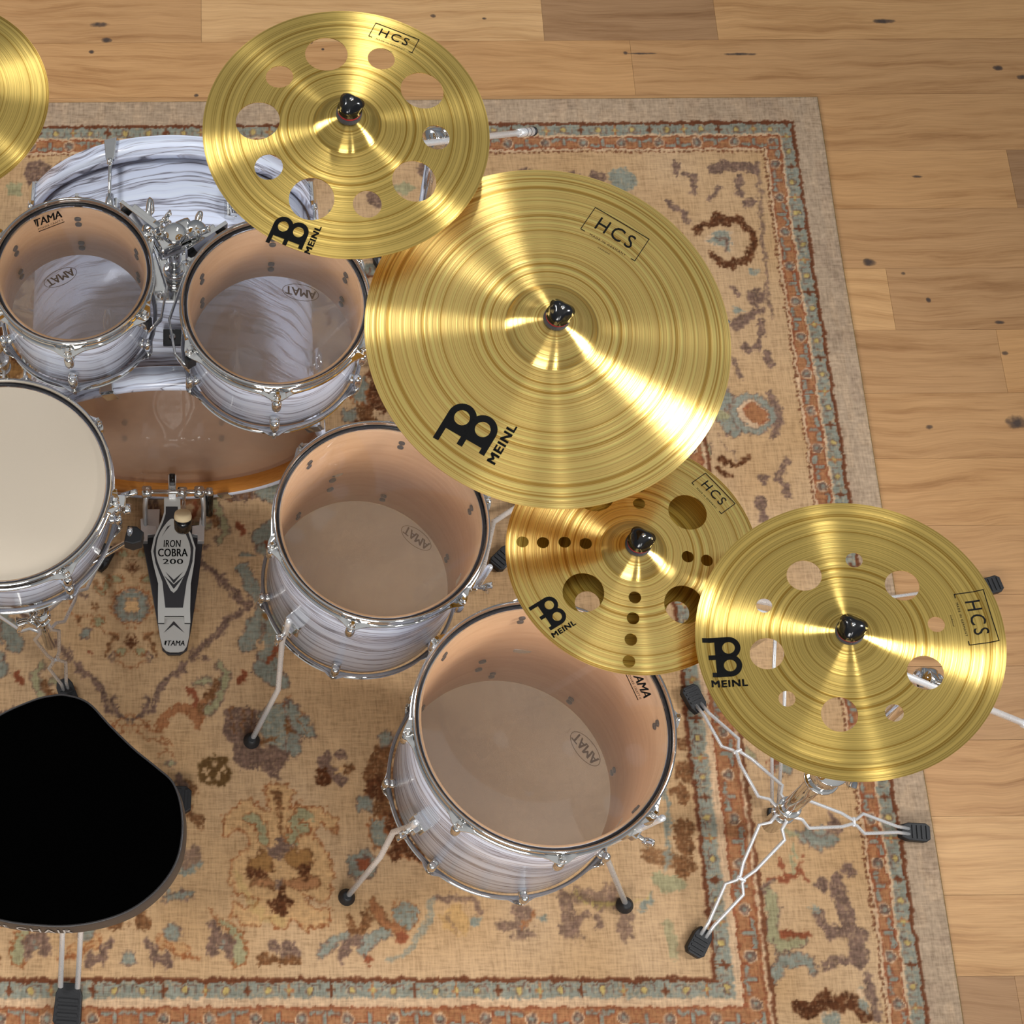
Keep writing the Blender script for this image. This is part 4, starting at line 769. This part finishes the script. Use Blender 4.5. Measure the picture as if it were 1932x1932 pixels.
f14, _ = make_drum('floor_tom', 'smaller floor drum with white streaked shell, between pedal and brass cymbals', 'floor tom', M14, .177, .33, dg(253, 193, 313, 13, 73, 133), logo2=((788, 1012), (806, 1026), .055))
M16 = drumM((.5864, .485, .588), (-.02, .092), .38)
f16, _ = make_drum('floor_tom', 'largest clear-headed floor drum, white streaked shell, front right of the kit', 'floor tom', M16, .202, .38, dg(183, 228, 273, 318, 3, 48, 93, 138), logo=((1206, 1291), (1216, 1312), .048), logo2=((1108, 1410), (1122, 1428), .06))
MSN = drumM((-.298, .884, .637), (.002, .02), .14)
sn, _ = make_drum('snare_drum', 'shallow snare drum with an opaque cream head, cut by the left edge', 'snare drum', MSN, .177, .14, dg(35, -10, -55, -100, -145, 170, 125, 80), coated=True)
def leg_holder(root, c, out):
    out = Vector((out[0], out[1], 0)).normalized(); R = rot_to(out, Vector((0, 0, 1))); b = B(); c = Vector(c)
    b.box(c-out*.004, (.034, .052, .022), R, bev=.25); b.box(c+out*.010, (.022, .030, .018), R, bev=.3); wing_bolt(b, c+out*.016, out, (0, 0, 1), .020); b.build('leg_bracket', CHROME, root)
def drum_leg(root, pts, r=.0055):
    b = B(); b.tube(pts, r, 14); lg = b.build('leg', STEEL, root); p = Vector(pts[-1]); T = Matrix.Translation((p.x, p.y, RUGZ)); b = B()
    b.lathe([(0, 0), (.013, 0), (.0155, .004), (.0165, .010), (.0155, .016), (.011, .022), (.009, .030), (.0062, .031)], 28, T=T); b.build('rubber_foot', RUBBER, lg)
def lp(M, ang, r, z): return M @ Vector((r*math.cos(ang*D2R), r*math.sin(ang*D2R), z))
V3 = lambda a: Vector(a)
# floor tom legs
c = lp(M14, 222, .186, .13); leg_holder(f14, c, lp(M14, 222, 1, 0)-lp(M14, 222, 0, 0)); c2 = lp(M14, 222, .205, .16)
drum_leg(f14, [c2+V3((0, 0, .05)), c2, c2-V3((.004, .004, .08)), at(525, 1300, .17), at(475, 1396, RUGZ+.02)])
c = lp(M14, -15, .186, .13); leg_holder(f14, c, (1, -.1)); c2 = lp(M14, -15, .205, .16)
drum_leg(f14, [c2+V3((0, 0, .10)), c2, at(931, 984, .12), at(931, 985, .11), at(966, 962, .06), at(990, 948, RUGZ+.02)])
c = lp(M14, 108, .186, .13); leg_holder(f14, c, (-.3, 1)); c2 = lp(M14, 108, .205, .16); drum_leg(f14, [c2+V3((0, 0, .10)), c2, c2+V3((-.01, .02, -.12)), V3((c2.x-.03, c2.y+.07, RUGZ+.02))])
c = lp(M16, 212, .211, .16); leg_holder(f16, c, lp(M16, 212, 1, 0)-lp(M16, 212, 0, 0)); c2 = lp(M16, 212, .230, .19)
drum_leg(f16, [c2+V3((0, 0, .05)), c2, at(742, 1570, .27), at(718, 1616, .18), at(655, 1692, RUGZ+.02)])
c = lp(M16, 322, .211, .20); leg_holder(f16, c, lp(M16, 322, 1, 0)-lp(M16, 322, 0, 0)); c2 = lp(M16, 322, .230, .30)
drum_leg(f16, [c2+V3((0, 0, .05)), c2, V3((c2.x-.002, c2.y-.002, .21)), at(1181, 1707, RUGZ+.02)])
c = lp(M16, 84, .211, .16); leg_holder(f16, c, (.1, 1)); c2 = lp(M16, 84, .230, .19); drum_leg(f16, [c2+V3((0, 0, .10)), c2, c2+V3((.01, .01, -.10)), V3((c2.x+.03, c2.y+.08, RUGZ+.02))])
# bracket screws seen inside the floor toms
for M, root, a, R in ((M14, f14, 110, .177), (M16, f16, 93+10, .202)):
    b = B(); b.T = M @ Matrix.Rotation(a*D2R, 4, 'Z')
    for z in (.09, .135): b.cyl((R-.006, 0, z), (R-.0105, 0, z), .007, 14)
    b.build('bracket_screw', SCREW, root)
# suspension mounts of the two rack toms
def mount(root, M, R, D, angs, plate, side):
    zz = D*.60; b = B(); P = []
    for i, a in enumerate(angs): P.append(lp(M, a, R+(.029 if a not in (angs[0], angs[-1]) else .020), zz))
    nz = M.to_3x3() @ Vector((0, 0, 1))
    b.tube(P, .004, 8, flat=(.0022, .0095)); b.build('suspension_band', CHROME, root)
    for a in (angs[0], angs[-1]):
        b = B(); b.box(lp(M, a, R+.018, D*.82), (.016, .012, .03), M.to_3x3().to_4x4() @ Matrix.Rotation(a*D2R, 4, 'Z'), bev=.3); b.build('rubber_grommet', RUBBER, root)
    n = (lp(M, plate, 1, 0)-lp(M, plate, 0, 0)).normalized(); c = lp(M, plate, R+.044, zz); Rm = rot_to(n, nz); b = B()
    b.box(c, (.085, .050, .007), Rm, bev=.2); b.box(c+n*.008, (.05, .034, .014), Rm, bev=.3)
    b.build('mount_plate', CHROME, root); b = B()
    for s in (1, -1): b.cyl(c-n*.018+Rm.to_3x3() @ Vector((s*.033, 0, 0)), c-n*.002+Rm.to_3x3() @ Vector((s*.033, 0, 0)), .009, 16)
    b.build('rubber_grommet', RUBBER, root); b = B(); t = Rm.to_3x3() @ Vector((side, 0, 0)); wing_bolt(b, c+n*.014+t*.022, (n+t*.5), nz, .020); b.build('wing_bolt', CHROME, root)
    return c+n*.0175, n
p1 = mount(t10, M10, .125, .165, [88, 72, 32, 2, -20, -32], 50, -1); p2 = mount(t12, M12, .1464, .166, [90, 108, 148, 178, 200, 212], 126, 1)
# ------------------------------------------------------------------ bass drum (axis runs away from the player)
BC = Vector((-.015, 1.075, .3035)); MB = Matrix.Translation(BC) @ Matrix(((1, 0, 0), (0, 0, -1), (0, 1, 0))).transposed().to_4x4()
MB = Matrix.Translation(BC) @ Matrix(((1, 0, 0, 0), (0, 0, -1, 0), (0, 1, 0, 0), (0, 0, 0, 1)))
bass = empty('bass_drum', 'big bass drum lying on its side behind the pedal, white streaked shell', 'bass drum', Matrix.Translation((BC.x, BC.y-.0, 0)))
WM['bass_f'] = MB
def bd(nm, bb, mats, auto=None):          # parts modelled in the drum's own frame
    P = WM[bass.name].inverted(); me_o = bb.build(nm, mats, None, auto); me_o.parent = bass; me_o.matrix_local = P @ MB; WM[me_o.name] = MB; return me_o
RB = .274; DB = .505
b = B(); b.lathe([(RB-.007, -.035), (RB, -.035), (RB, -DB+.035), (RB-.007, -DB+.035)], 160, closed=True, mis=[1, 0, 1, 1]); bd('shell', b, [MARBLE, MAPLE])
for nm, z0 in (('batter_wood_hoop', -.040), ('front_wood_hoop', -DB)):
    b = B(); b.lathe([(RB+.0045, z0), (RB+.0045, z0+.040), (RB+.0065, z0+.0415), (RB+.0165, z0+.0415), (RB+.0185, z0+.040), (RB+.0185, z0), (RB+.0165, z0-.0015), (RB+.0065, z0-.0015)], 160, closed=True, mis=[0, 1, 1, 1, 1, 0, 0, 0]); o = bd(nm, b, [AMBER if z0 > -.1 else MARBLE, MARBLE])
    b = B(); b.lathe([(RB+.0180, z0+.003), (RB+.0192, z0+.003), (RB+.0192, z0+.037), (RB+.0180, z0+.037)], 160, closed=True); bd('hoop_inlay', b, [MARBLE])
def bdisk(z, m, nm):
    q = B(); n = 72; vs = [(0, 0, z)]; fs = []; rr = [.3, .6, .85, 1]
    for k in rr:
        for i in range(n): a = 2*math.pi*i/n; vs.append(((RB+.0035)*k*math.cos(a), (RB+.0035)*k*math.sin(a), z))
    for i in range(n): fs.append([0, 1+i, 1+(i+1) % n])
    for t in range(3):
        for i in range(n): fs.append([1+t*n+i, 1+(t+1)*n+i, 1+(t+1)*n+(i+1) % n, 1+t*n+(i+1) % n])
    q.add(vs, fs); return bd(nm, q, [m])
bdisk(-.030, CLEARB, 'batter_head'); bdisk(-DB+.030, COATED, 'front_head')
for i in range(8):
    a = (22.5+45*i)*D2R; T = Matrix.Rotation(a, 4, 'Z')
    for s, zh, zl in ((1, 0, -.135), (-1, -DB, -DB+.135)):
        b = B(); b.T = T; r = RB+.0205
        b.prism([(-.013, 0), (.013, 0), (.009, -.040), (.004, -.050), (-.004, -.050), (-.009, -.040)] if s > 0 else [(-.013, 0), (-.009, .040), (-.004, .050), (.004, .050), (.009, .040), (.013, 0)], r-.0015, r+.006, Matrix(((0, 0, 1, 0), (1, 0, 0, 0), (0, 1, 0, zh+s*.003), (0, 0, 0, 1))), bev=.0015)
        b.box((RB+.008, 0, zh+s*.0035), (.026, .024, .005)); bd('claw_hook', b, [CHROME])
        b = B(); b.T = T; b.cyl((r+.004, 0, zh-s*.045), (r+.004, 0, zl+s*.01), .0032, 10); b.cyl((r+.004, 0, zh-s*.040), (r+.004, 0, zh-s*.052), .006, 12); bd('tension_rod', b, [CHROME])
        b = B(); b.T = T; b.box((RB+.006, 0, zl), (.016, .020, .038), bev=.35); b.lathe([(0, -.02), (.007, -.02), (.009, 0), (.007, .02), (0, .02)], 16, T=Matrix.Translation((r+.003, 0, zl)))
        for k in (-.011, .011): b.cyl((RB-.0065, 0, zl+k*1.6), (RB-.0105, 0, zl+k*1.6), .0062, 12, 1)
        bd('lug', b, [CHROME, SCREW])
for s in (1, -1):
    b = B(); a = V3((BC.x+s*.24, 1.42, .17)); f = V3((BC.x+s*.38, 1.52, RUGZ+.018)); b.box(a+V3((s*.01, 0, 0)), (.04, .05, .05), bev=.3); b.cyl(a, f, .0065, 14); b.build('spur', CHROME, bass)
    b = B(); b.lathe([(0, 0), (.012, 0), (.013, .012), (.008, .024), (0, .024)], 20, T=Matrix.Translation((f.x, f.y, RUGZ))); b.build('spur_tip', RUBBER, bass)
b = B(); b.box((BC.x+.005, 1.295, .5835), (.075, .10, .010), bev=.3); 
for x in (-.026, .026):
    for y in (-.038, .038): b.cyl((BC.x+.005+x, 1.295+y, .588), (BC.x+.005+x, 1.295+y, .593), .006, 12)
b.build('mount_base', CHROME, bass)
b = B(); q_ = at(325, 637, .582); b.box((q_.x, q_.y, .581), (.032, .030, .008), bev=.25); b.cyl((q_.x, q_.y, .584), (q_.x, q_.y, .589), .006, 14, 1); b.build('black_badge', [PLAST, CHROME], bass)
# double tom holder
h0 = V3((BC.x+.005, 1.295, .590)); th = empty('tom_holder', 'chrome double holder between the two rack drums', 'tom holder', h0)
b = B(); b.cyl(h0, h0+V3((0, 0, .13)), .0125, 24); b.build('post', CHROME, th)
b = B(); b.cyl(h0+V3((0, 0, .0)), h0+V3((0, 0, .028)), .021, 26); wing_bolt(b, h0+V3((0, .018, .016)), (0.2, 1, .1), (1, -.2, .3), .024); b.build('post_clamp', CHROME, th)
top = h0+V3((0, 0, .13)); b = B(); b.box(top, (.075, .044, .040), Matrix.Rotation(.45, 4, 'Z'), bev=.45, smooth=True); b.cyl(top-V3((0, 0, .024)), top+V3((0, 0, .026)), .021, 26); b.build('head_casting', CHROME, th)
for s, p in ((-1, p1), (1, p2)):
    q = top+V3((s*.036, .012, 0)); b = B(); b.lathe([(0, -.022), (.014, -.020), (.020, -.009), (.021, 0), (.020, .009), (.014, .020), (0, .022)], 24, T=Matrix.Translation(q)); wing_bolt(b, q+V3((0, -.010, .016)), (s*.2, -.5, 1), (1, .4, 0), .020); b.build('ball_clamp', CHROME, th)
    m = V3(((q.x+p[0].x)/2, max(q.y, p[0].y)+.03, max(q.z, p[0].z))); b = B(); b.tube(smoothpts([q, q+V3((s*.008, .03, .01)), m, p[0]+p[1]*.012, p[0]+p[1]*.006], 5), .0052, 12); b.build('tom_rod', CHROME, th)
# ------------------------------------------------------------------ bass drum pedal
hp = Vector((at(329, 1178, .03))); tpv = at(329, 966, .085); pd = empty('bass_drum_pedal', 'kick pedal with silver and black footboard in front of the bass drum', 'drum pedal', (hp.x, 1.0, RUGZ))
bn = (Vector((1, 0, 0)).cross(tpv-hp)).normalized()
def pb(px, py, lift=0): return onplane(px, py, hp, bn)+bn*lift
def plate(b, pts, th, lift=0, mi=0):
    P = [pb(x, y, lift) for x, y in pts]; n = len(P); Q = [p-bn*th for p in P]
    ar = sum(pts[i][0]*pts[(i+1) % n][1]-pts[(i+1) % n][0]*pts[i][1] for i in range(n)); f = list(range(n)); f = f[::-1] if ar > 0 else f
    b.add(P, [f], mi, False); b.add(Q, [f[::-1]], mi, False); b.add(P+Q, [[i, (i+1) % n, n+(i+1) % n, n+i][::(1 if ar > 0 else -1)] for i in range(n)], mi, False)
def sm(pts, k=4): return [(p.x, p.y) for p in smoothpts([(x, y, 0) for x, y in pts], k, True)]
zc = (700, 3.117); cv = lambda P: [(x/3.117, 700+y/3.117) for x, y in P]
def flat(b, pts, z0, z1, mi=0, zpx=None):
    z = zpx if zpx is not None else z1; P = [at(x, y, z) for x, y in pts]; b.prism([(p.x, p.y) for p in P], z0, z1, mi=mi, bev=.001)
b = B(); flat(b, cv([(838, 905), (1195, 905), (1192, 1010), (1165, 1250), (1130, 1480), (1100, 1640), (1060, 1668), (990, 1668), (955, 1640), (925, 1480), (885, 1250), (840, 1010)]), RUGZ, RUGZ+.010); b.build('base_plate', CHAR, pd)
b = B(); flat(b, cv([(826, 870), (858, 860), (862, 905), (920, 910), (925, 960), (870, 965), (868, 1000), (832, 1000)]), RUGZ+.010, .040); b.build('side_block', ALU, pd); b = B(); flat(b, cv([(1205, 870), (1175, 860), (1170, 905), (1130, 910), (1128, 960), (1160, 965), (1162, 1000), (1200, 1000)]), RUGZ+.010, .040); b.build('side_block', ALU, pd)
b = B(); flat(b, cv([(866, 812), (940, 812), (935, 935), (866, 935)]), RUGZ+.010, .022); b.build('hoop_plate', ALU, pd)
for s in (-1, 1):
    x = hp.x+s*.060; b = B(); y0 = at(329, 990, .03).y; y1 = at(329, 925, .125).y; P = [Vector((x, y0, .03)), Vector((x, (y0+y1)/2+.006, .08)), Vector((x*1-s*.004, y1, .125))]
    b.tube(P, .008, 12, flat=(.0055, .011)); b.build('upright_post', ALU, pd)
ysh = at(329, 928, .125).y; zs = .125
b = B(); b.cyl((hp.x-.058, ysh, zs), (hp.x+.072, ysh, zs), .0048, 16); b.cyl((hp.x-.066, ysh, zs), (hp.x-.046, ysh, zs), .0125, 20); b.cyl((hp.x+.040, ysh, zs), (hp.x+.060, ysh, zs), .0125, 20); b.cyl((hp.x+.064, ysh, zs), (hp.x+.078, ysh, zs), .009, 18); b.cyl((hp.x+.006, ysh, zs), (hp.x+.026, ysh, zs), .0105, 20); b.build('axle', CHROME, pd)
b = B(); sx = at(395, 948, .08); b.cyl((sx.x, sx.y+.01, .115), (sx.x, sx.y-.012, .04), .008, 14); b.build('return_spring', PLAST, pd)
hx = at(348, 930, .13); hd_ = at(345, 985, .25); rd = (hd_-Vector((hx.x, ysh, zs))).normalized(); b = B(); b.cyl(Vector((hx.x, ysh, zs))-rd*.012, hd_, .0032, 12); b.build('beater_rod', CHROME, pd)
ax = Vector((0, .62, .78)).normalized(); T = Matrix.Translation(hd_) @ rot_to(ax); b = B(); b.lathe([(0, -.020), (.013, -.020), (.0165, -.014), (.0172, 0), (.0172, .009), (0, .009)], 32, T=T); bh = b.build('beater_head', PLAST, pd)
b = B(); b.lathe([(0, .0092), (.0168, .0092), (.0172, .013), (.016, .020), (.012, .0225), (0, .023)], 32, T=T); b.build('felt_face', CREAMFELT, bh)
cp = at(325, 905, .13); b = B(); b.box(at(325, 918, .11), (.016, .05, .012), Matrix.Rotation(.5, 4, 'X'), bev=.3); b.build('chain_link_plate', STEEL, pd); b = B(); b.box(cp, (.012, .020, .020), bev=.3); b.cyl(cp, cp+V3((0, 0, .012)), .006, 14); b.build('hoop_screw', PLAST, pd)
SILV = [(965, 745), (1060, 745), (1062, 830), (1080, 880), (1125, 960), (1150, 1040), (1142, 1130), (1122, 1250), (1118, 1400), (1120, 1482), (1085, 1482), (1082, 1440), (968, 1440), (966, 1482), (930, 1482), (928, 1400), (930, 1250), (900, 1130), (888, 1060), (905, 980), (950, 880), (965, 830)]
b = B(); plate(b, cv(SILV), .005, 0); fb = b.build('footboard', SILVER, pd)
_pb = pb
def pb(px, py, lift=0): return at(px, py, .027+lift)
bn_ = bn; bn = Vector((0, 0, 1))
b = B(); plate(b, cv([(930, 1488), (966, 1488), (968, 1446), (1082, 1446), (1085, 1488), (1118, 1488), (1112, 1560), (1098, 1620), (1080, 1645), (1050, 1653), (1000, 1653), (975, 1645), (955, 1620), (940, 1560)]), .005, 0); hb_ = b.build('heel_plate', SILVER, pd); pb_heel = pb; bn = bn_; pb = _pb
def pdec(nm, polys, m, parent, lift):
    pb = pb_heel if parent is hb_ else _pb
    P = [([(x, y) for x, y in pg], [list(range(len(pg)))]) for pg in polys]; return decal(nm, P, lambda u, v: pb(u, v, lift), m, parent)
pdec('black_panel', [cv([(975, 797), (1045, 797), (1050, 840), (1070, 880), (1108, 950), (1138, 1040), (1132, 1120), (1098, 1240), (1076, 1392), (972, 1392), (955, 1240), (915, 1130), (902, 1060), (918, 980), (958, 890), (974, 840)])], CHAR, fb, .0006)
pdec('silver_shield', [sm(cv([(1012, 868), (1050, 900), (1092, 960), (1120, 1040), (1112, 1130), (1080, 1210), (1022, 1305), (972, 1225), (930, 1130), (917, 1060), (932, 970), (970, 905)]), 3)], SILVER, fb, .0010)
pdec('chevron_print', [cv([(972, 1180), (1022, 1228), (1078, 1180), (1022, 1250)]), cv([(962, 1200), (1022, 1255), (1088, 1200), (1022, 1282)]), cv([(952, 975), (985, 915), (1005, 905), (975, 940)])], CHAR, fb, .0014)
pdec('chevron_print', [cv([(1022, 1470), (1085, 1540), (1022, 1492), (962, 1540)])], CHAR, hb_, .0006)
def ptext(s, px, py, w_, h_, parent, lift, sh=0, bold=.0, sx=1):
    vs, fs = text_geo(s, sh, 0, 1.05, sx); vs, fs = vs+[(x+.018, y) for x, y in vs], fs+[[i+len(vs) for i in f] for f in fs]; cx, cy = px/3.117, 700+py/3.117; return ([(cx+x*w_/3.117, cy-y*h_/3.117) for x, y in vs], fs)
decal('model_lettering', [ptext('IRON', 1012, 1015, 100, 42, 0, 0, .1, .0), ptext('COBRA', 1015, 1068, 172, 46, 0, 0, .0, .004), ptext('200', 1016, 1120, 118, 30, 0, 0, 0, -.01)], lambda u, v: pb(u, v, .0014), INK, fb)
decal('brand_lettering', [ptext('TAMA', 1034, 1600, 100, 30, 0, 0, .2, .008), ([(970/3.117, 700+1586/3.117), (982/3.117, 700+1586/3.117), (974/3.117, 700+1614/3.117), (966/3.117, 700+1608/3.117)], [[0, 1, 2, 3]])], lambda u, v: pb_heel(u, v, .0006), INK, hb_)
# ------------------------------------------------------------------ snare stand
sb = V3((MSN.translation.x, MSN.translation.y, 0)); ss = empty('snare_stand', 'chrome wire-legged stand below the cream-headed drum', 'snare stand', sb)
hub = at(78, 1168, .30); hub2 = V3((hub.x, hub.y, .30)); b = B(); b.cyl((hub.x, hub.y, .10), (hub.x, hub.y, .42), .0105, 20); b.build('upright_tube', CHROME, ss)
b = B(); clamp(b, (hub.x, hub.y, .33), (0, 0, 1), .017, .034); wing_bolt(b, (hub.x-.015, hub.y-.01, .33), (-1, -.4, 0), (0, .2, 1)); wing_bolt(b, (hub.x+.0, hub.y-.016, .40), (-.6, -1, .2), (1, -.2, .3)); b.build('height_clamp', CHROME, ss)
b = B(); clamp(b, (hub.x, hub.y, .43), (.4, 1, 0), .018, .03); b.build('basket_joint', CHROME, ss)
wire_leg(ss, (hub.x, hub.y), at(126, 1306)[:2], .27, .024); wire_leg(ss, (hub.x, hub.y), at(190, 1066)[:2], .22, .02); wire_leg(ss, (hub.x, hub.y), at(-90, 1120)[:2], .22, .02)
for a in (-12, 108, 228):
    p = lp(MSN, a, .216, .030); q = lp(MSN, a, .212, -.018); b = B(); b.tube([V3((hub.x, hub.y, .44)), V3(((hub.x+q.x)/2, (hub.y+q.y)/2, .455)), q-V3((0, 0, .014)), p], .0050, 12); arm = b.build('basket_arm', CHROME, ss)
    b = B(); d = (p-q).normalized(); o_ = V3((math.cos(a*D2R), math.sin(a*D2R), 0)); Rm = Matrix((V3((-o_.y, o_.x, 0)), o_, V3((0, 0, 1)))).transposed().to_4x4(); b.prism([(-.015, -.004), (.015, -.004), (.017, .012), (.009, .026), (-.009, .026), (-.017, .012)], -.025, .014, Matrix.Translation(q+V3((0, 0, .01))) @ Rm, bev=.003); b.build('rubber_grip', RUBBER, arm)
c = lp(MSN, -4, .180, .075); b = B(); R = rot_to(V3((1, -.07, 0)), V3((0, 0, 1))); b.box(c+V3((.004, 0, 0)), (.03, .06, .014), R, bev=.3); b.box(c+V3((.018, 0, -.005)), (.022, .03, .016), R, bev=.3); b.cyl(c+V3((.018, .012, .0)), c+V3((.045, .016, .012)), .0055, 12); b.cyl(c+V3((.02, -.004, -.02)), c+V3((.034, -.004, -.02)), .010, 16); b.build('snare_strainer', CHROME, sn)
# ------------------------------------------------------------------ throne
ST = .50; tc_ = V3((-.183, .455, 0)); thr = empty('drum_throne', 'black drum stool with a saddle-shaped seat in the lower left corner', 'drum stool', (tc_.x, tc_.y, 0))
top_px = [(125, 1312), (165, 1326), (205, 1368), (250, 1412), (293, 1447), (325, 1477), (340, 1525), (341, 1580), (328, 1630), (296, 1675), (250, 1711), (195, 1733), (130, 1744), (60, 1742), (0, 1733), (-60, 1712), (-108, 1672), (-132, 1615), (-135, 1550), (-128, 1490), (-105, 1440), (-60, 1392), (0, 1349), (60, 1322), (95, 1313)]
P = [at(x, y, ST) for x, y in top_px]; P = [V3((p.x, p.y, 0)) for p in smoothpts([(p.x, p.y, 0) for p in P], 5, True)]; cen = sum(P, V3((0, 0, 0)))/len(P)
def seat_ring(k, z): return [V3((cen.x+(p.x-cen.x)*k, cen.y+(p.y-cen.y)*k, z)) for p in P]
def shell_(rows, cap0=True, cap1=True):
    b = B(); n = len(P); vs = [q for k, z in rows for q in seat_ring(k, z)]; fs = []
    for j in range(len(rows)-1):
        for i in range(n): fs.append([j*n+i, (j+1)*n+i, (j+1)*n+(i+1) % n, j*n+(i+1) % n])
    ar = sum(P[i].x*P[(i+1) % n].y-P[(i+1) % n].x*P[i].y for i in range(n))
    if ar > 0: fs = [f[::-1] for f in fs]
    b.add(vs, fs, 0, True)
    for c, j in ((cap0, 0), (cap1, len(rows)-1)):
        if c: b.add(vs[j*n:(j+1)*n], [list(range(n))], 0, True)
    return b
shell_([(1.0, ST-.008), (.985, ST-.002), (.95, ST), (.80, ST+.002), (.5, ST-.003), (.15, ST-.006)], False).build('suede_top', SUEDE, thr)
shell_([(.95, ST-.098), (1.03, ST-.092), (1.045, ST-.080), (1.022, ST-.022), (1.008, ST-.010), (1.0, ST-.008)], True, False).build('seat_side', VINYL, thr)
b = B(); n = len(P); b.tube([cen+(p-cen)*1.008+V3((0, 0, ST-.010)) for p in P], .0022, 8, closed=True); b.build('seam_piping', VINYL, thr)
# maker's words on the front of the seat's side
pts = [cen+(p-cen) for p in P]; i0 = min(range(n), key=lambda i: (pts[i]-V3((at(30, 1750, ST-.04).x, -9, 0))).length if pts[i].y < cen.y else 99)
south = sorted([p for p in pts if p.y < cen.y], key=lambda p: p.x)
def side(u, v):
    for i in range(len(south)-1):
        if south[i].x <= u <= south[i+1].x:
            t = (u-south[i].x)/(south[i+1].x-south[i].x+1e-9); y = south[i].y*(1-t)+south[i+1].y*t; return V3((u, cen.y+(y-cen.y)*(1.024+.023*(ST-.022-v)/.058)-.0012, v))
    return V3((u, south[0].y, v))
xa = at(-25, 1750, ST-.045).x; xb = at(137, 1750, ST-.045).x; vs, fs = text_geo('1st CHAIR', 0, .0, 1.15)
decal('seat_lettering', [([((xa+xb)/2+x*(xb-xa), ST-.052+y*.038) for x, y in vs], fs)], side, WHITE, bpy.data.objects['seat_side'], cut=.01)
b = B(); b.cyl((tc_.x, tc_.y, .10), (tc_.x, tc_.y, ST-.095), .013, 22); b.cyl((tc_.x, tc_.y, ST-.125), (tc_.x, tc_.y, ST-.099), .05, 28); b.build('centre_post', CHROME, thr)
b = B(); clamp(b, (tc_.x, tc_.y, .26), (0, 0, 1), .02, .05); b.build('height_clamp', CHROME, thr)
for f in (at(131, 1893), at(318, 1512), at(-60, 1530)):
    f = V3((f.x, f.y, 0)); hub = V3((tc_.x, tc_.y, .27)); end = V3((f.x, f.y, RUGZ+.022)); d = (end-hub); sd = V3((-d.y, d.x, 0)).normalized(); b = B()
    for s in (1, -1): b.tube([hub+sd*s*.019, hub+d*.93+sd*s*.016], .0052, 12)
    lo = V3((tc_.x, tc_.y, .12)); b.tube([lo, hub+d*.62], .0042, 10); leg = b.build('leg', STEEL, thr); rubber_foot(leg, end+d.normalized()*.002, d, 1.45)
